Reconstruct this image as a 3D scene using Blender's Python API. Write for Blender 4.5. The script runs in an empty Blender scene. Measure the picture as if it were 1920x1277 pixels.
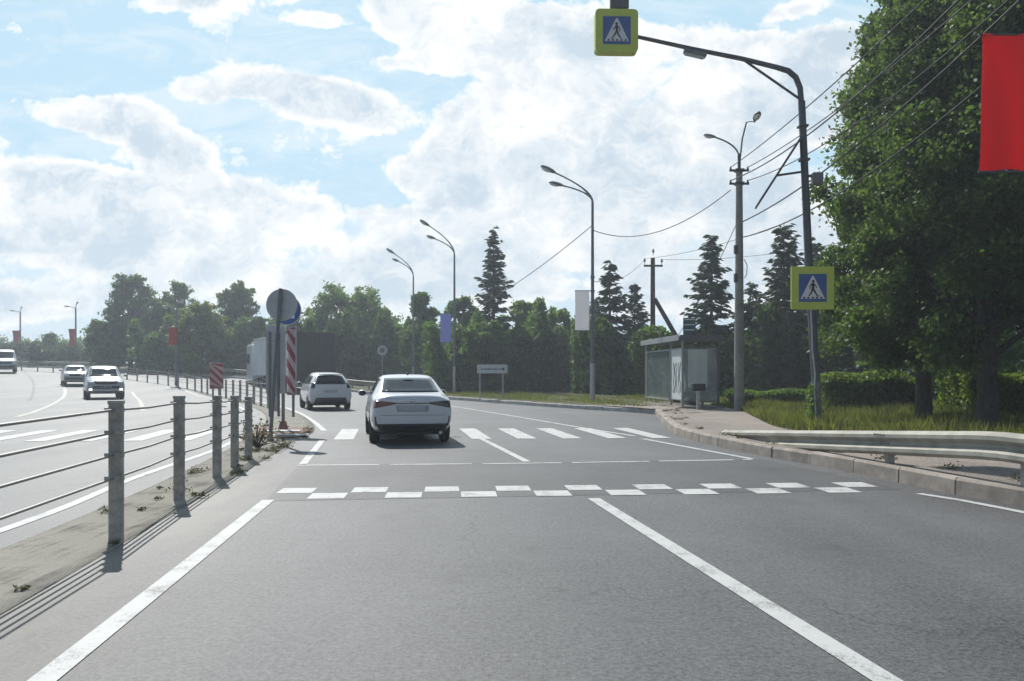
import bpy, bmesh, math, random
import numpy as np
from mathutils import Vector, Matrix, Euler
from mathutils.bvhtree import BVHTree
PI = math.pi
R = math.radians
random.seed(7)

# ------------------------------------------------------------------ camera, world, sun, exposure
sc = bpy.context.scene
COL = sc.collection
CAMH, F = 1.35, 1500.0
cam = bpy.data.cameras.new('camera'); camo = bpy.data.objects.new('camera', cam); COL.objects.link(camo)
camo.location = (0, 0, CAMH); camo.rotation_euler = (R(90), 0, 0)
cam.sensor_width = 36; cam.lens = 36*F/1920; cam.shift_y = 61.5/1920
cam.clip_start = .1; cam.clip_end = 5000
sc.camera = camo
sc.view_settings.view_transform = 'Standard'; sc.view_settings.look = 'None'
sc.view_settings.gamma = 1; sc.view_settings.exposure = 0.12
sc.render.engine = 'CYCLES'
sc.cycles.max_bounces = 6; sc.cycles.transparent_max_bounces = 12
SUN_AZ, SUN_EL = -25.0, 45.0          # azimuth clockwise from +Y (negative: to the left), elevation
SKY_STRENGTH = .08

world = bpy.data.worlds.new('World'); sc.world = world; world.use_nodes = True
world.cycles.sampling_method = 'MANUAL'; world.cycles.sample_map_resolution = 512
def build_world():
    nt = world.node_tree; N = nt.nodes; L = nt.links
    for n in list(N): N.remove(n)
    def math_(op, a, b=None, c=None, clamp=False):
        n = N.new('ShaderNodeMath'); n.operation = op; n.use_clamp = clamp
        for i, q in enumerate((a, b, c)):
            if q is None: continue
            if isinstance(q, (int, float)): n.inputs[i].default_value = q
            else: L.new(q, n.inputs[i])
        return n.outputs[0]
    def mixc(f, a, b):
        n = N.new('ShaderNodeMix'); n.data_type = 'RGBA'
        for s, q in ((n.inputs[0], f), (n.inputs[6], a), (n.inputs[7], b)):
            if isinstance(q, (int, float)): s.default_value = q
            elif isinstance(q, tuple): s.default_value = (*q[:3], 1)
            else: L.new(q, s)
        return n.outputs[2]
    out = N.new('ShaderNodeOutputWorld'); bg = N.new('ShaderNodeBackground')
    bg.inputs['Strength'].default_value = SKY_STRENGTH
    L.new(bg.outputs[0], out.inputs[0])
    sky = N.new('ShaderNodeTexSky'); sky.sky_type = 'NISHITA'; sky.sun_disc = False
    sky.sun_elevation = R(SUN_EL); sky.sun_rotation = R(SUN_AZ)
    sky.air_density = 1.0; sky.dust_density = .6; sky.ozone_density = 1.5; sky.altitude = 100
    tc = N.new('ShaderNodeTexCoord'); sep = N.new('ShaderNodeSeparateXYZ'); L.new(tc.outputs['Generated'], sep.inputs[0])
    x, y, z = sep.outputs
    yy = math_('MAXIMUM', math_('ABSOLUTE', y), .12)
    px = math_('DIVIDE', x, yy); pz = math_('DIVIDE', z, yy)
    com = N.new('ShaderNodeCombineXYZ'); L.new(px, com.inputs[0]); L.new(pz, com.inputs[1]); L.new(math_('MULTIPLY', math_('GREATER_THAN', 0.0, y), 3.7), com.inputs[2])
    p = com.outputs[0]
    blobs = [  # azimuth/height tangents of the cumulus masses: (u, v, ru, rv, rotation, weight)
        (1010, 85, 360, 115, 8, 1.1), (800, 50, 140, 60, 20, .8), (1290, 170, 380, 150, 0, 1.1), (1520, 170, 280, 130, 0, 1.0),
        (1200, 330, 360, 170, 0, 1.1), (885, 235, 110, 80, -40, .9), (860, 320, 140, 80, 0, .9), (780, 325, 90, 40, 0, .7), (1020, 440, 400, 130, 0, 1.0),
        (590, 180, 230, 58, 14, 1.0), (390, 162, 120, 42, 0, .8), (190, 218, 185, 55, 8, 1.0), (330, 295, 105, 62, 20, .95),
        (30, 380, 230, 100, 0, 1.1), (210, 385, 160, 75, 20, 1.0), (440, 405, 260, 82, 14, 1.1), (300, 480, 480, 110, 10, .9), (650, 455, 250, 95, 0, 1.0),
        (800, 500, 320, 105, 0, .9), (590, 38, 85, 24, 5, .65), (320, 4, 110, 25, 0, .6), (1420, 440, 280, 120, 0, .75), (1480, 20, 90, 25, -15, .6),
        (60, 570, 330, 55, 0, .7), (1250, 520, 320, 110, 0, .75), (740, 118, 150, 26, 5, .5), (1600, 100, 140, 70, 0, .6)]
    tot = None
    for (u, v, ru, rv, rot, w) in blobs:
        mp = N.new('ShaderNodeMapping'); mp.vector_type = 'TEXTURE'
        mp.inputs['Location'].default_value = ((u-960)/F, (700-v)/F, 0)
        mp.inputs['Rotation'].default_value = (0, 0, -R(rot))
        mp.inputs['Scale'].default_value = (ru/F, rv/F, 1000)
        L.new(p, mp.inputs[0])
        g = N.new('ShaderNodeTexGradient'); g.gradient_type = 'SPHERICAL'; L.new(mp.outputs[0], g.inputs[0])
        tot = math_('MULTIPLY', g.outputs['Fac'], w*1.3) if tot is None else math_('MULTIPLY_ADD', g.outputs['Fac'], w*1.3, tot)
    tot = math_('MINIMUM', tot, .8)
    def noise(vec, scale, detail, rough, off=(0, 0, 0), dist=0., sy=1.35):
        mp = N.new('ShaderNodeMapping'); mp.inputs['Location'].default_value = off; mp.inputs['Scale'].default_value = (1, sy, 1)
        L.new(vec, mp.inputs[0])
        n = N.new('ShaderNodeTexNoise'); n.inputs['Scale'].default_value = scale; n.inputs['Detail'].default_value = detail
        n.inputs['Roughness'].default_value = rough; n.inputs['Distortion'].default_value = dist
        L.new(mp.outputs[0], n.inputs['Vector']); return n.outputs['Fac']
    # warp the coordinates a little, then billows from cells of several sizes
    wn = N.new('ShaderNodeTexNoise'); wn.inputs['Scale'].default_value = 14; wn.inputs['Detail'].default_value = 5; L.new(p, wn.inputs['Vector'])
    w0 = N.new('ShaderNodeVectorMath'); w0.operation = 'MULTIPLY_ADD'; L.new(wn.outputs['Color'], w0.inputs[0]); w0.inputs[1].default_value = (.07, .07, 0); L.new(p, w0.inputs[2])
    pw = w0.outputs[0]
    def billow(vec, off=(0, 0, 0)):
        mp = N.new('ShaderNodeMapping'); mp.inputs['Location'].default_value = off; mp.inputs['Scale'].default_value = (1, 1.25, 1); L.new(vec, mp.inputs[0])
        v = N.new('ShaderNodeTexVoronoi'); v.voronoi_dimensions = '2D'; v.feature = 'F1'; v.inputs['Scale'].default_value = 8
        v.inputs['Detail'].default_value = 4; v.inputs['Roughness'].default_value = .66; v.inputs['Lacunarity'].default_value = 2.3; v.normalize = True
        L.new(mp.outputs[0], v.inputs['Vector']); return math_('SUBTRACT', 1., v.outputs['Distance'])
    b1 = billow(pw); b2 = billow(pw, (.012, -.045, 0))
    n1 = noise(p, 6.0, 9, .60, (3.1, .4, 0), .2)
    n2 = noise(p, 2.6, 4, .5, (9.3, 4.4, 0))
    n3 = noise(p, 3.4, 4, .5, (1.3, 7.4, 0), .3)
    dens = math_('MULTIPLY_ADD', n1, 1.5, math_('MULTIPLY_ADD', b1, 1.4, -1.68))
    dens = math_('ADD', dens, math_('MINIMUM', tot, .62))
    dens = math_('MULTIPLY_ADD', n2, .5, math_('SUBTRACT', dens, .47))
    back = math_('MULTIPLY', math_('GREATER_THAN', 0.0, y), .35)      # few clouds in the sky behind us
    dens = math_('SUBTRACT', dens, back)
    def ramp(fac, stops, interp='EASE'):
        r = N.new('ShaderNodeValToRGB'); r.color_ramp.interpolation = interp
        e = r.color_ramp.elements
        while len(e) < len(stops): e.new(.5)
        for i, (pos, c) in enumerate(stops):
            e[i].position = pos; e[i].color = (c, c, c, 1) if isinstance(c, (int, float)) else (*c, 1)
        L.new(fac, r.inputs[0]); return r.outputs[0]
    mask = ramp(dens, [(0.0, 0.0), (.07, .42), (.20, 1.0)])
    lit = math_('MULTIPLY_ADD', math_('SUBTRACT', b1, b2), 3.2, .55, clamp=True)
    core = ramp(dens, [(.08, 1.0), (.30, .62), (.62, .10)])
    grey = math_('MULTIPLY_ADD', n3, 1.0, math_('MULTIPLY_ADD', lit, .85, math_('MULTIPLY_ADD', core, .95, -.88)), clamp=True)
    cloud = mixc(grey, tuple(q/SKY_STRENGTH for q in (0.560, 0.665, 0.760)), tuple(q/SKY_STRENGTH for q in (1.000, 1.000, 0.990)))
    skyc = N.new('ShaderNodeMix'); skyc.data_type = 'RGBA'; skyc.blend_type = 'MULTIPLY'; skyc.inputs[0].default_value = 1
    L.new(sky.outputs[0], skyc.inputs[6]); skyc.inputs[7].default_value = (.90, .92, .96, 1)
    front = math_('MULTIPLY_ADD', y, .9, .25, clamp=True)             # thin bright veil on the sun's side only
    veil = mixc(math_('MULTIPLY', front, .92), skyc.outputs[2], tuple(q/SKY_STRENGTH for q in (0.520, 0.745, 0.890)))
    hz = ramp(pz, [(.0, .7), (.10, .5), (.28, 0.0)])
    veil = mixc(math_('MULTIPLY', hz, front), veil, tuple(q/SKY_STRENGTH for q in (0.700, 0.800, 0.880)))
    cir = noise(p, 9.0, 8, .66, (5.5, 2.2, 0), .8, 2.6)                # thin streaks between the masses
    veil = mixc(math_('MULTIPLY', ramp(math_('MULTIPLY_ADD', n2, .5, math_('SUBTRACT', cir, .25)), [(.42, 0.), (.70, .42)]), front), veil, tuple(q/SKY_STRENGTH for q in (.88, .92, .95)))
    col = mixc(mask, veil, cloud)
    L.new(col, bg.inputs[0])
build_world()

sl = bpy.data.lights.new('sun', 'SUN'); so = bpy.data.objects.new('sun', sl); COL.objects.link(so)
sl.energy = 4.6; sl.angle = R(.6); sl.color = (1, .975, .93)
_d = Vector((math.sin(R(SUN_AZ))*math.cos(R(SUN_EL)), math.cos(R(SUN_AZ))*math.cos(R(SUN_EL)), math.sin(R(SUN_EL))))
so.rotation_euler = _d.to_track_quat('Z', 'Y').to_euler()
so.location = (0, 0, 60)

# ------------------------------------------------------------------ helpers
def gz(x, y):
    d = -x*.6+y*.8; t = d-48
    if t <= 0: return 0.
    return 2.6*math.tanh(.0185*t*t/(t+8))
def P(u, v, z=0.):
    Y = (CAMH-z)*F/(v-700); return ((u-960)/F*Y, Y)
def at(u, Y): return (u-960)/F*Y
def zat(v, Y): return CAMH-(v-700)/F*Y

def tag(o, label=None, cat=None, group=None, kind=None):
    if label: o['label'] = label
    if cat: o['category'] = cat
    if group: o['group'] = group
    if kind: o['kind'] = kind
    return o
def thing(name, label, cat, loc=(0, 0, 0), rz=0, group=None):
    o = bpy.data.objects.new(name, None); COL.objects.link(o); o.location = loc; o.rotation_euler = (0, 0, rz)
    o.empty_display_size = .2
    return tag(o, label, cat, group)
def link(name, me, parent=None, mat=None, smooth=False):
    o = bpy.data.objects.new(name, me); COL.objects.link(o); me.name = name
    if mat is not None: me.materials.append(mat)
    if parent is not None: o.parent = parent
    if smooth:
        me.polygons.foreach_set('use_smooth', [True]*len(me.polygons))
    return o
def np_mesh(name, V, Fc, mat, parent=None, smooth=False):
    V = np.asarray(V, np.float32); Fc = np.asarray(Fc, np.int32); n, k = Fc.shape
    me = bpy.data.meshes.new(name); me.vertices.add(len(V)); me.vertices.foreach_set('co', V.ravel())
    me.loops.add(n*k); me.loops.foreach_set('vertex_index', Fc.ravel())
    me.polygons.add(n); me.polygons.foreach_set('loop_start', np.arange(n, dtype=np.int32)*k)
    me.update(calc_edges=True); me.validate()
    return link(name, me, parent, mat, smooth)

class MB:
    def __init__(s): s.v = []; s.f = []; s.sm = []
    def add(s, vs, fs, smooth=False, M=None):
        b = len(s.v)
        s.v += [tuple(M @ Vector(p)) for p in vs] if M is not None else [tuple(p) for p in vs]
        for f in fs: s.f.append(tuple(b+i for i in f)); s.sm.append(smooth)
        return s
    def box(s, c, d, rz=0, M=None, bev=0):
        x, y, z = d[0]/2, d[1]/2, d[2]/2
        if bev:
            bm = bmesh.new(); bmesh.ops.create_cube(bm, size=1)
            for v in bm.verts: v.co = (v.co.x*d[0], v.co.y*d[1], v.co.z*d[2])
            bmesh.ops.bevel(bm, geom=bm.edges[:], offset=bev, segments=2, affect='EDGES', profile=.5)
            bm.verts.index_update(); vs = [v.co.copy() for v in bm.verts]; fs = [[v.index for v in f.verts] for f in bm.faces]; bm.free()
        else:
            vs = [Vector((i*x, j*y, k*z)) for i in (-1, 1) for j in (-1, 1) for k in (-1, 1)]
            fs = [(0, 1, 3, 2), (4, 6, 7, 5), (0, 4, 5, 1), (2, 3, 7, 6), (0, 2, 6, 4), (1, 5, 7, 3)]
        T = Matrix.Translation(c) @ Matrix.Rotation(rz, 4, 'Z')
        if M is not None: T = M @ T
        return s.add(vs, fs, False, T)
    def tube(s, pts, r, n=8, caps=True, M=None):
        pts = [Vector(p) for p in pts]; k = len(pts)
        rs = r if isinstance(r, (list, tuple)) else [r]*k
        vs = []; fs = []; ref = None
        for i, p in enumerate(pts):
            d = (pts[min(i+1, k-1)]-pts[max(i-1, 0)])
            d = d.normalized() if d.length > 1e-9 else Vector((0, 0, 1))
            if ref is None: ref = Vector((1, 0, 0)) if abs(d.x) < .8 else Vector((0, 1, 0))
            a = d.cross(ref).normalized(); b = d.cross(a); ref = -a.cross(d) if False else ref
            for j in range(n):
                t = 2*PI*j/n; vs.append(p+(a*math.cos(t)+b*math.sin(t))*rs[i])
        for i in range(k-1):
            for j in range(n):
                fs.append((i*n+j, i*n+(j+1) % n, (i+1)*n+(j+1) % n, (i+1)*n+j))
        s.add(vs, fs, True, M)
        if caps:
            s.add(vs[:n], [tuple(range(n))[::-1]], False, M); s.add(vs[-n:], [tuple(range(n))], False, M)
        return s
    def prism(s, poly, depth, M=None):           # polygon in XZ, extruded +Y by depth (front face at y=0)
        n = len(poly)
        vs = [(x, 0, z) for x, z in poly]+[(x, depth, z) for x, z in poly]
        fs = [tuple(range(n)), tuple(range(n, 2*n))[::-1]]+[(i, n+i, n+(i+1) % n, (i+1) % n) for i in range(n)]
        return s.add(vs, fs, False, M)
    def ell(s, c, r, M=None, nu=16, nv=10, zmin=-1):
        vs = []; fs = []
        for i in range(nv+1):
            ph = -PI/2+PI*i/nv
            for j in range(nu):
                t = 2*PI*j/nu
                vs.append((c[0]+r[0]*math.cos(ph)*math.cos(t), c[1]+r[1]*math.cos(ph)*math.sin(t), c[2]+r[2]*max(zmin, math.sin(ph))))
        for i in range(nv):
            for j in range(nu): fs.append((i*nu+j, i*nu+(j+1) % nu, (i+1)*nu+(j+1) % nu, (i+1)*nu+j))
        return s.add(vs, fs, True, M)
    def lathe(s, prof, n=20, M=None):            # profile (r, z) about Z
        vs = []; fs = []; k = len(prof)
        for (r, z) in prof:
            for j in range(n): vs.append((r*math.cos(2*PI*j/n), r*math.sin(2*PI*j/n), z))
        for i in range(k-1):
            for j in range(n): fs.append((i*n+j, i*n+(j+1) % n, (i+1)*n+(j+1) % n, (i+1)*n+j))
        return s.add(vs, fs, True, M)
    def build(s, name, mat, parent=None):
        me = bpy.data.meshes.new(name); me.from_pydata(s.v, [], s.f); me.update()
        me.polygons.foreach_set('use_smooth', s.sm)
        bm = bmesh.new(); bm.from_mesh(me); bmesh.ops.recalc_face_normals(bm, faces=bm.faces); bm.to_mesh(me); bm.free()
        return link(name, me, parent, mat)

# ------------------------------------------------------------------ materials
def _mat(name):
    m = bpy.data.materials.new(name); m.use_nodes = True
    nt = m.node_tree; b = nt.nodes['Principled BSDF']; return m, nt, b
def nz(nt, coord, scale, detail=4, rough=.55, dist=0., stretch=None):
    n = nt.nodes.new('ShaderNodeTexNoise'); n.inputs['Scale'].default_value = scale; n.inputs['Detail'].default_value = detail
    n.inputs['Roughness'].default_value = rough; n.inputs['Distortion'].default_value = dist
    if stretch:
        mp = nt.nodes.new('ShaderNodeMapping'); mp.inputs['Scale'].default_value = stretch[:3]
        if len(stretch) > 3: mp.inputs['Rotation'].default_value = (0, 0, stretch[3])
        nt.links.new(coord, mp.inputs[0]); coord = mp.outputs[0]
    nt.links.new(coord, n.inputs['Vector']); return n.outputs['Fac']
def mth(nt, op, a, b=None, c=None, clamp=False):
    n = nt.nodes.new('ShaderNodeMath'); n.operation = op; n.use_clamp = clamp
    for i, q in enumerate((a, b, c)):
        if q is None: continue
        if isinstance(q, (int, float)): n.inputs[i].default_value = q
        else: nt.links.new(q, n.inputs[i])
    return n.outputs[0]
def rampn(nt, fac, stops):
    r = nt.nodes.new('ShaderNodeValToRGB'); e = r.color_ramp.elements
    while len(e) < len(stops): e.new(.5)
    for i, (p, c) in enumerate(stops):
        e[i].position = p; e[i].color = (c, c, c, 1) if isinstance(c, (int, float)) else (*c, 1)
    nt.links.new(fac, r.inputs[0]); return r.outputs[0]
def mixn(nt, f, a, b, mode='MIX'):
    n = nt.nodes.new('ShaderNodeMix'); n.data_type = 'RGBA'; n.blend_type = mode
    for s, q in ((n.inputs[0], f), (n.inputs[6], a), (n.inputs[7], b)):
        if isinstance(q, (int, float)): s.default_value = q
        elif isinstance(q, tuple): s.default_value = (*q, 1)
        else: nt.links.new(q, s)
    return n.outputs[2]
def objc(nt):
    return nt.nodes.new('ShaderNodeTexCoord').outputs['Object']
def bumpn(nt, b, h, strength, dist=.02):
    n = nt.nodes.new('ShaderNodeBump'); n.inputs['Strength'].default_value = strength; n.inputs['Distance'].default_value = dist
    nt.links.new(h, n.inputs['Height']); nt.links.new(n.outputs[0], b.inputs['Normal'])
def M(name, col, rough=.6, metal=0., var=.12, scale=6., bump=0., spec=.5, coat=0., dirt=None, stretch=None):
    m, nt, b = _mat(name); c = objc(nt)
    f = nz(nt, c, scale, 5, .6, 0, stretch)
    f2 = rampn(nt, f, [(.3, 0.), (.7, 1.)])
    colr = mixn(nt, f2, tuple(max(0, q*(1-var)) for q in col), tuple(min(1, q*(1+var)) for q in col))
    if dirt:
        g = rampn(nt, nz(nt, c, scale*.45, 6, .65, .3), [(.48, 0.), (.72, 1.)])
        colr = mixn(nt, mth(nt, 'MULTIPLY', g, dirt[1]), colr, dirt[0])
    nt.links.new(colr, b.inputs['Base Color'])
    b.inputs['Roughness'].default_value = rough; b.inputs['Metallic'].default_value = metal
    b.inputs['Specular IOR Level'].default_value = spec; b.inputs['Coat Weight'].default_value = coat
    b.inputs['Coat Roughness'].default_value = .05
    if bump: bumpn(nt, b, f, bump)
    return m
def leaf_mat(name, c1, c2, trans=.38, rough=.5, spec=.35):
    m, nt, b = _mat(name)
    g = nt.nodes.new('ShaderNodeNewGeometry')
    col = mixn(nt, g.outputs['Random Per Island'], c1, c2)
    n = rampn(nt, nz(nt, objc(nt), .55, 3), [(.35, 0.), (.65, 1.)])
    col = mixn(nt, mth(nt, 'MULTIPLY', n, .55), col, tuple(q*.6 for q in c1))
    nt.links.new(col, b.inputs['Base Color']); b.inputs['Roughness'].default_value = rough
    b.inputs['Specular IOR Level'].default_value = spec
    t = nt.nodes.new('ShaderNodeBsdfTranslucent')
    tc = mixn(nt, 1., col, (1.5, 1.7, .7), 'MULTIPLY'); nt.links.new(tc, t.inputs[0])
    mx = nt.nodes.new('ShaderNodeMixShader'); mx.inputs[0].default_value = trans
    nt.links.new(b.outputs[0], mx.inputs[1]); nt.links.new(t.outputs[0], mx.inputs[2])
    nt.links.new(mx.outputs[0], nt.nodes['Material Output'].inputs[0])
    return m
def asphalt(name, base, dust=True, rough=.62, tint=(1, 1, 1)):
    m, nt, b = _mat(name); c = objc(nt)
    fine = nz(nt, c, 95, 3, .7); mid = nz(nt, c, 9, 5, .6); big = nz(nt, c, .42, 5, .55, .4)
    track = nz(nt, c, .9, 3, .5, 0, (1., .05, 1., R(-6)))
    grit = nz(nt, c, 34, 3, .75)
    v = mth(nt, 'ADD', mth(nt, 'MULTIPLY_ADD', fine, 1.5, mth(nt, 'MULTIPLY_ADD', grit, 2.9, -1.2)), mth(nt, 'MULTIPLY_ADD', mid, .7, -.35))
    v = mth(nt, 'ADD', v, mth(nt, 'MULTIPLY_ADD', big, 1.1, -.55))
    v = mth(nt, 'ADD', v, mth(nt, 'MULTIPLY_ADD', track, .85, -.425))
    vor = nt.nodes.new('ShaderNodeTexVoronoi'); vor.inputs['Scale'].default_value = 38; nt.links.new(c, vor.inputs['Vector'])
    speck = rampn(nt, vor.outputs['Distance'], [(.0, 1.), (.22, 0.)])
    spk = mth(nt, 'MULTIPLY', speck, rampn(nt, nz(nt, c, 9, 3), [(.50, 0.), (.58, 1.)]))
    v = mth(nt, 'MULTIPLY_ADD', spk, -.85, v)
    # hairline cracks
    vc = nt.nodes.new('ShaderNodeTexVoronoi'); vc.feature = 'DISTANCE_TO_EDGE'; vc.inputs['Scale'].default_value = .33
    dv = nt.nodes.new('ShaderNodeVectorMath'); dv.operation = 'ADD'
    wn = nt.nodes.new('ShaderNodeTexNoise'); wn.inputs['Scale'].default_value = 1.7; wn.inputs['Detail'].default_value = 6; nt.links.new(c, wn.inputs['Vector'])
    sc_ = nt.nodes.new('ShaderNodeVectorMath'); sc_.operation = 'SCALE'; sc_.inputs['Scale'].default_value = 1.1; nt.links.new(wn.outputs['Color'], sc_.inputs[0])
    nt.links.new(c, dv.inputs[0]); nt.links.new(sc_.outputs[0], dv.inputs[1]); nt.links.new(dv.outputs[0], vc.inputs['Vector'])
    crack = mth(nt, 'MULTIPLY', rampn(nt, vc.outputs['Distance'], [(.0, 1.), (.0055, 0.)]), rampn(nt, nz(nt, c, .25, 2), [(.48, 0.), (.6, .7)]))
    v = mth(nt, 'MULTIPLY', v, mth(nt, 'SUBTRACT', 1., crack))
    oil = rampn(nt, mth(nt, 'ADD', mth(nt, 'MULTIPLY', nz(nt, c, 1.3, 6, .7, .5), .75), mth(nt, 'MULTIPLY', grit, .3)), [(.60, 1.), (.70, .55)])
    v = mth(nt, 'MULTIPLY', v, oil)
    col = mixn(nt, 1., (base*tint[0], base*tint[1], base*tint[2]), v, 'MULTIPLY')
    if dust:                                     # streaky sandy tint on the carriageway, stronger towards the median
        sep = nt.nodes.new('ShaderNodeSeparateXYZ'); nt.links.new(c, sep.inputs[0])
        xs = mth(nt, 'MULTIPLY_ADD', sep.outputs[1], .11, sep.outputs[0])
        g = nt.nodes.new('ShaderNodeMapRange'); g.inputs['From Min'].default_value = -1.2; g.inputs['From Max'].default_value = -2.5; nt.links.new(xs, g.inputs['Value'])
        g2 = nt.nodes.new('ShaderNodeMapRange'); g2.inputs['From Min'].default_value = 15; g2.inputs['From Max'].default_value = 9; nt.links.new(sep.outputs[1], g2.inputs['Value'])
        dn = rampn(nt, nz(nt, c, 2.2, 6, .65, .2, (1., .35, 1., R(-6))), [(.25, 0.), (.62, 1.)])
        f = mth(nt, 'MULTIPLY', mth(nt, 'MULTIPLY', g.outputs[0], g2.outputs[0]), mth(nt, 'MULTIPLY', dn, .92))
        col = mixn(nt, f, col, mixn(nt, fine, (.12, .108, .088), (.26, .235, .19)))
    nt.links.new(col, b.inputs['Base Color'])
    nt.links.new(mth(nt, 'MULTIPLY_ADD', track, .2, rough-.10), b.inputs['Roughness'])
    b.inputs['Specular IOR Level'].default_value = .5
    bumpn(nt, b, mth(nt, 'MULTIPLY_ADD', spk, -.5, fine), .35, .006)
    return m
def worn_paint(name, col=(.54, .54, .52), wear=.45, base=.09):
    m, nt, b = _mat(name); c = objc(nt)
    w = rampn(nt, mth(nt, 'ADD', mth(nt, 'MULTIPLY', nz(nt, c, 3.5, 6, .7), .6), mth(nt, 'MULTIPLY', nz(nt, c, 60, 3, .7), .4)), [(wear-.08, 1.), (wear+.05, 0.)])
    cc = mixn(nt, nz(nt, c, 5, 4), tuple(q*.85 for q in col), col)
    nt.links.new(mixn(nt, mth(nt, 'MULTIPLY', w, .8), cc, (base, base, base)), b.inputs['Base Color'])
    b.inputs['Roughness'].default_value = .65
    return m
MT = {}
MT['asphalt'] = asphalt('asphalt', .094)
MT['asphalt_dark'] = asphalt('asphalt_patch', .072, rough=.66)
MT['asphalt_far'] = asphalt('asphalt_far', .090, dust=False, rough=.60)
MT['path'] = asphalt('path_surface', .21, dust=False, rough=.8, tint=(1.2, 1., .84))
MT['paint'] = worn_paint('road_paint', wear=.445)
MT['paint_worn'] = worn_paint('road_paint_worn', (.52, .52, .50), wear=.45)
MT['paint_yellow'] = worn_paint('road_paint_old', (.46, .45, .38), wear=.45)
MT['kerb'] = M('kerb_concrete', (.34, .295, .25), .85, var=.3, scale=3.5, bump=.3, dirt=((.14, .12, .1), .7))
MT['kerb_sunlit'] = M('sunlit_kerb_concrete', (.46, .44, .40), .85, var=.25, scale=3.5, bump=.3, dirt=((.22, .2, .17), .6))  # sunlit lightness of the far kerb put into its colour
MT['concrete'] = M('pole_concrete', (.30, .29, .27), .85, var=.2, scale=4, bump=.2, dirt=((.16, .15, .14), .6))
MT['galv'] = M('galvanised_steel', (.42, .43, .44), .42, .75, var=.15, scale=9)
MT['rail'] = M('weathered_rail_steel', (.36, .345, .29), .7, .0, var=.25, scale=3, dirt=((.20, .17, .13), .6))
MT['steel_dark'] = M('dark_painted_steel', (.085, .095, .105), .5, .3, var=.2, scale=5)
MT['steel_grey'] = M('grey_painted_steel', (.17, .18, .19), .5, .3, var=.18, scale=5)
MT['post'] = M('barrier_post_steel', (.40, .385, .35), .75, .1, var=.3, scale=14, bump=.2, dirt=((.22, .18, .13), .5))
MT['cable'] = M('steel_cable', (.30, .29, .27), .5, .6, var=.1, scale=30)
MT['wire'] = M('overhead_wire', (.03, .03, .035), .6, 0, var=.05, scale=5)
MT['wood'] = M('tarred_wood', (.06, .05, .045), .85, var=.3, scale=4, bump=.3, stretch=(6, 6, .5))
MT['bark'] = M('bark', (.075, .065, .055), .9, var=.4, scale=7, bump=.7, stretch=(4, 4, .8))
MT['bark_dark'] = M('spruce_bark', (.055, .042, .035), .9, var=.35, scale=7, bump=.5)
MT['sign_yellow'] = M('fluorescent_yellow', (.54, .63, .08), .45, var=.07, scale=5, dirt=((.34, .38, .10), .4))
MT['sign_blue'] = M('sign_blue', (.02, .09, .30), .4, var=.06, scale=6)
MT['sign_white'] = M('sign_white', (.70, .72, .73), .45, var=.05, scale=8)
MT['sign_black'] = M('sign_black', (.012, .012, .014), .5, var=.05)
MT['sign_back'] = M('sign_back_grey', (.50, .52, .53), .55, .15, var=.12, scale=4)
MT['board_white'] = M('hazed_board_white', (.60, .50, .50), .6, var=.1, scale=5)  # pinkish white with the haze veil mixed into the colour
MT['sign_red'] = M('sign_red', (.33, .055, .075), .5, var=.1, scale=6)  # board red, dulled in the colour for the haze veil
MT['sign_teal'] = M('sign_teal', (.03, .09, .12), .5, var=.1, scale=6)
MT['white_plastic'] = M('white_lens', (.8, .8, .8), .25, var=.03)
MT['plastic'] = M('black_plastic', (.018, .019, .021), .5, var=.15, scale=8)
MT['rubber'] = M('tyre_rubber', (.016, .016, .017), .8, var=.2, scale=12)
MT['rim'] = M('alloy_rim', (.45, .46, .47), .35, .8, var=.1, scale=8)
MT['car_white'] = M('white_car_paint', (.67, .69, .71), .28, var=.03, scale=2, coat=.7, dirt=((.45, .45, .43), .25))
MT['car_silver'] = M('silver_car_paint', (.36, .38, .40), .3, .35, var=.04, scale=2, coat=.7)
MT['car_pale'] = M('pale_car_paint', (.50, .50, .48), .32, .1, var=.05, scale=2, coat=.5, dirt=((.35, .33, .3), .4))
MT['van_grey'] = M('grey_van_paint', (.36, .42, .47), .32, .1, var=.04, scale=2, coat=.5)
MT['chrome'] = M('chrome_trim', (.6, .6, .6), .18, 1., var=.02)
MT['tail'] = M('red_tail_lens', (.16, .008, .012), .2, var=.2, scale=9, coat=.6)
MT['tail_dark'] = M('dark_tail_lens', (.03, .012, .014), .18, var=.2, scale=9, coat=.6)
MT['plate'] = M('number_plate', (.46, .48, .5), .5, var=.12, scale=14)
MT['maroon'] = M('dark_trailer_doors', (.042, .036, .040), .6, var=.2, scale=3)
MT['curtain'] = M('trailer_curtain', (.66, .68, .68), .6, var=.08, scale=1.2, dirt=((.30, .29, .28), .4))
MT['red_print'] = M('faded_red_print', (.60, .42, .37), .7, var=.15, scale=2)
def cloth(name, col, t=.45):
    m, nt, b = _mat(name); f = nz(nt, objc(nt), 2.5, 3)
    cc = mixn(nt, f, tuple(q*.93 for q in col), col); nt.links.new(cc, b.inputs['Base Color']); b.inputs['Roughness'].default_value = .8; b.inputs['Specular IOR Level'].default_value = .2
    tr_ = nt.nodes.new('ShaderNodeBsdfTranslucent'); nt.links.new(cc, tr_.inputs[0])
    mx = nt.nodes.new('ShaderNodeMixShader'); mx.inputs[0].default_value = t
    nt.links.new(b.outputs[0], mx.inputs[1]); nt.links.new(tr_.outputs[0], mx.inputs[2]); nt.links.new(mx.outputs[0], nt.nodes['Material Output'].inputs[0]); return m
MT['flag_red'] = cloth('red_banner_cloth', (.80, .055, .06), .5); MT['flag_far'] = cloth('red_banner_cloth_far', (.48, .06, .045), .35)
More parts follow.
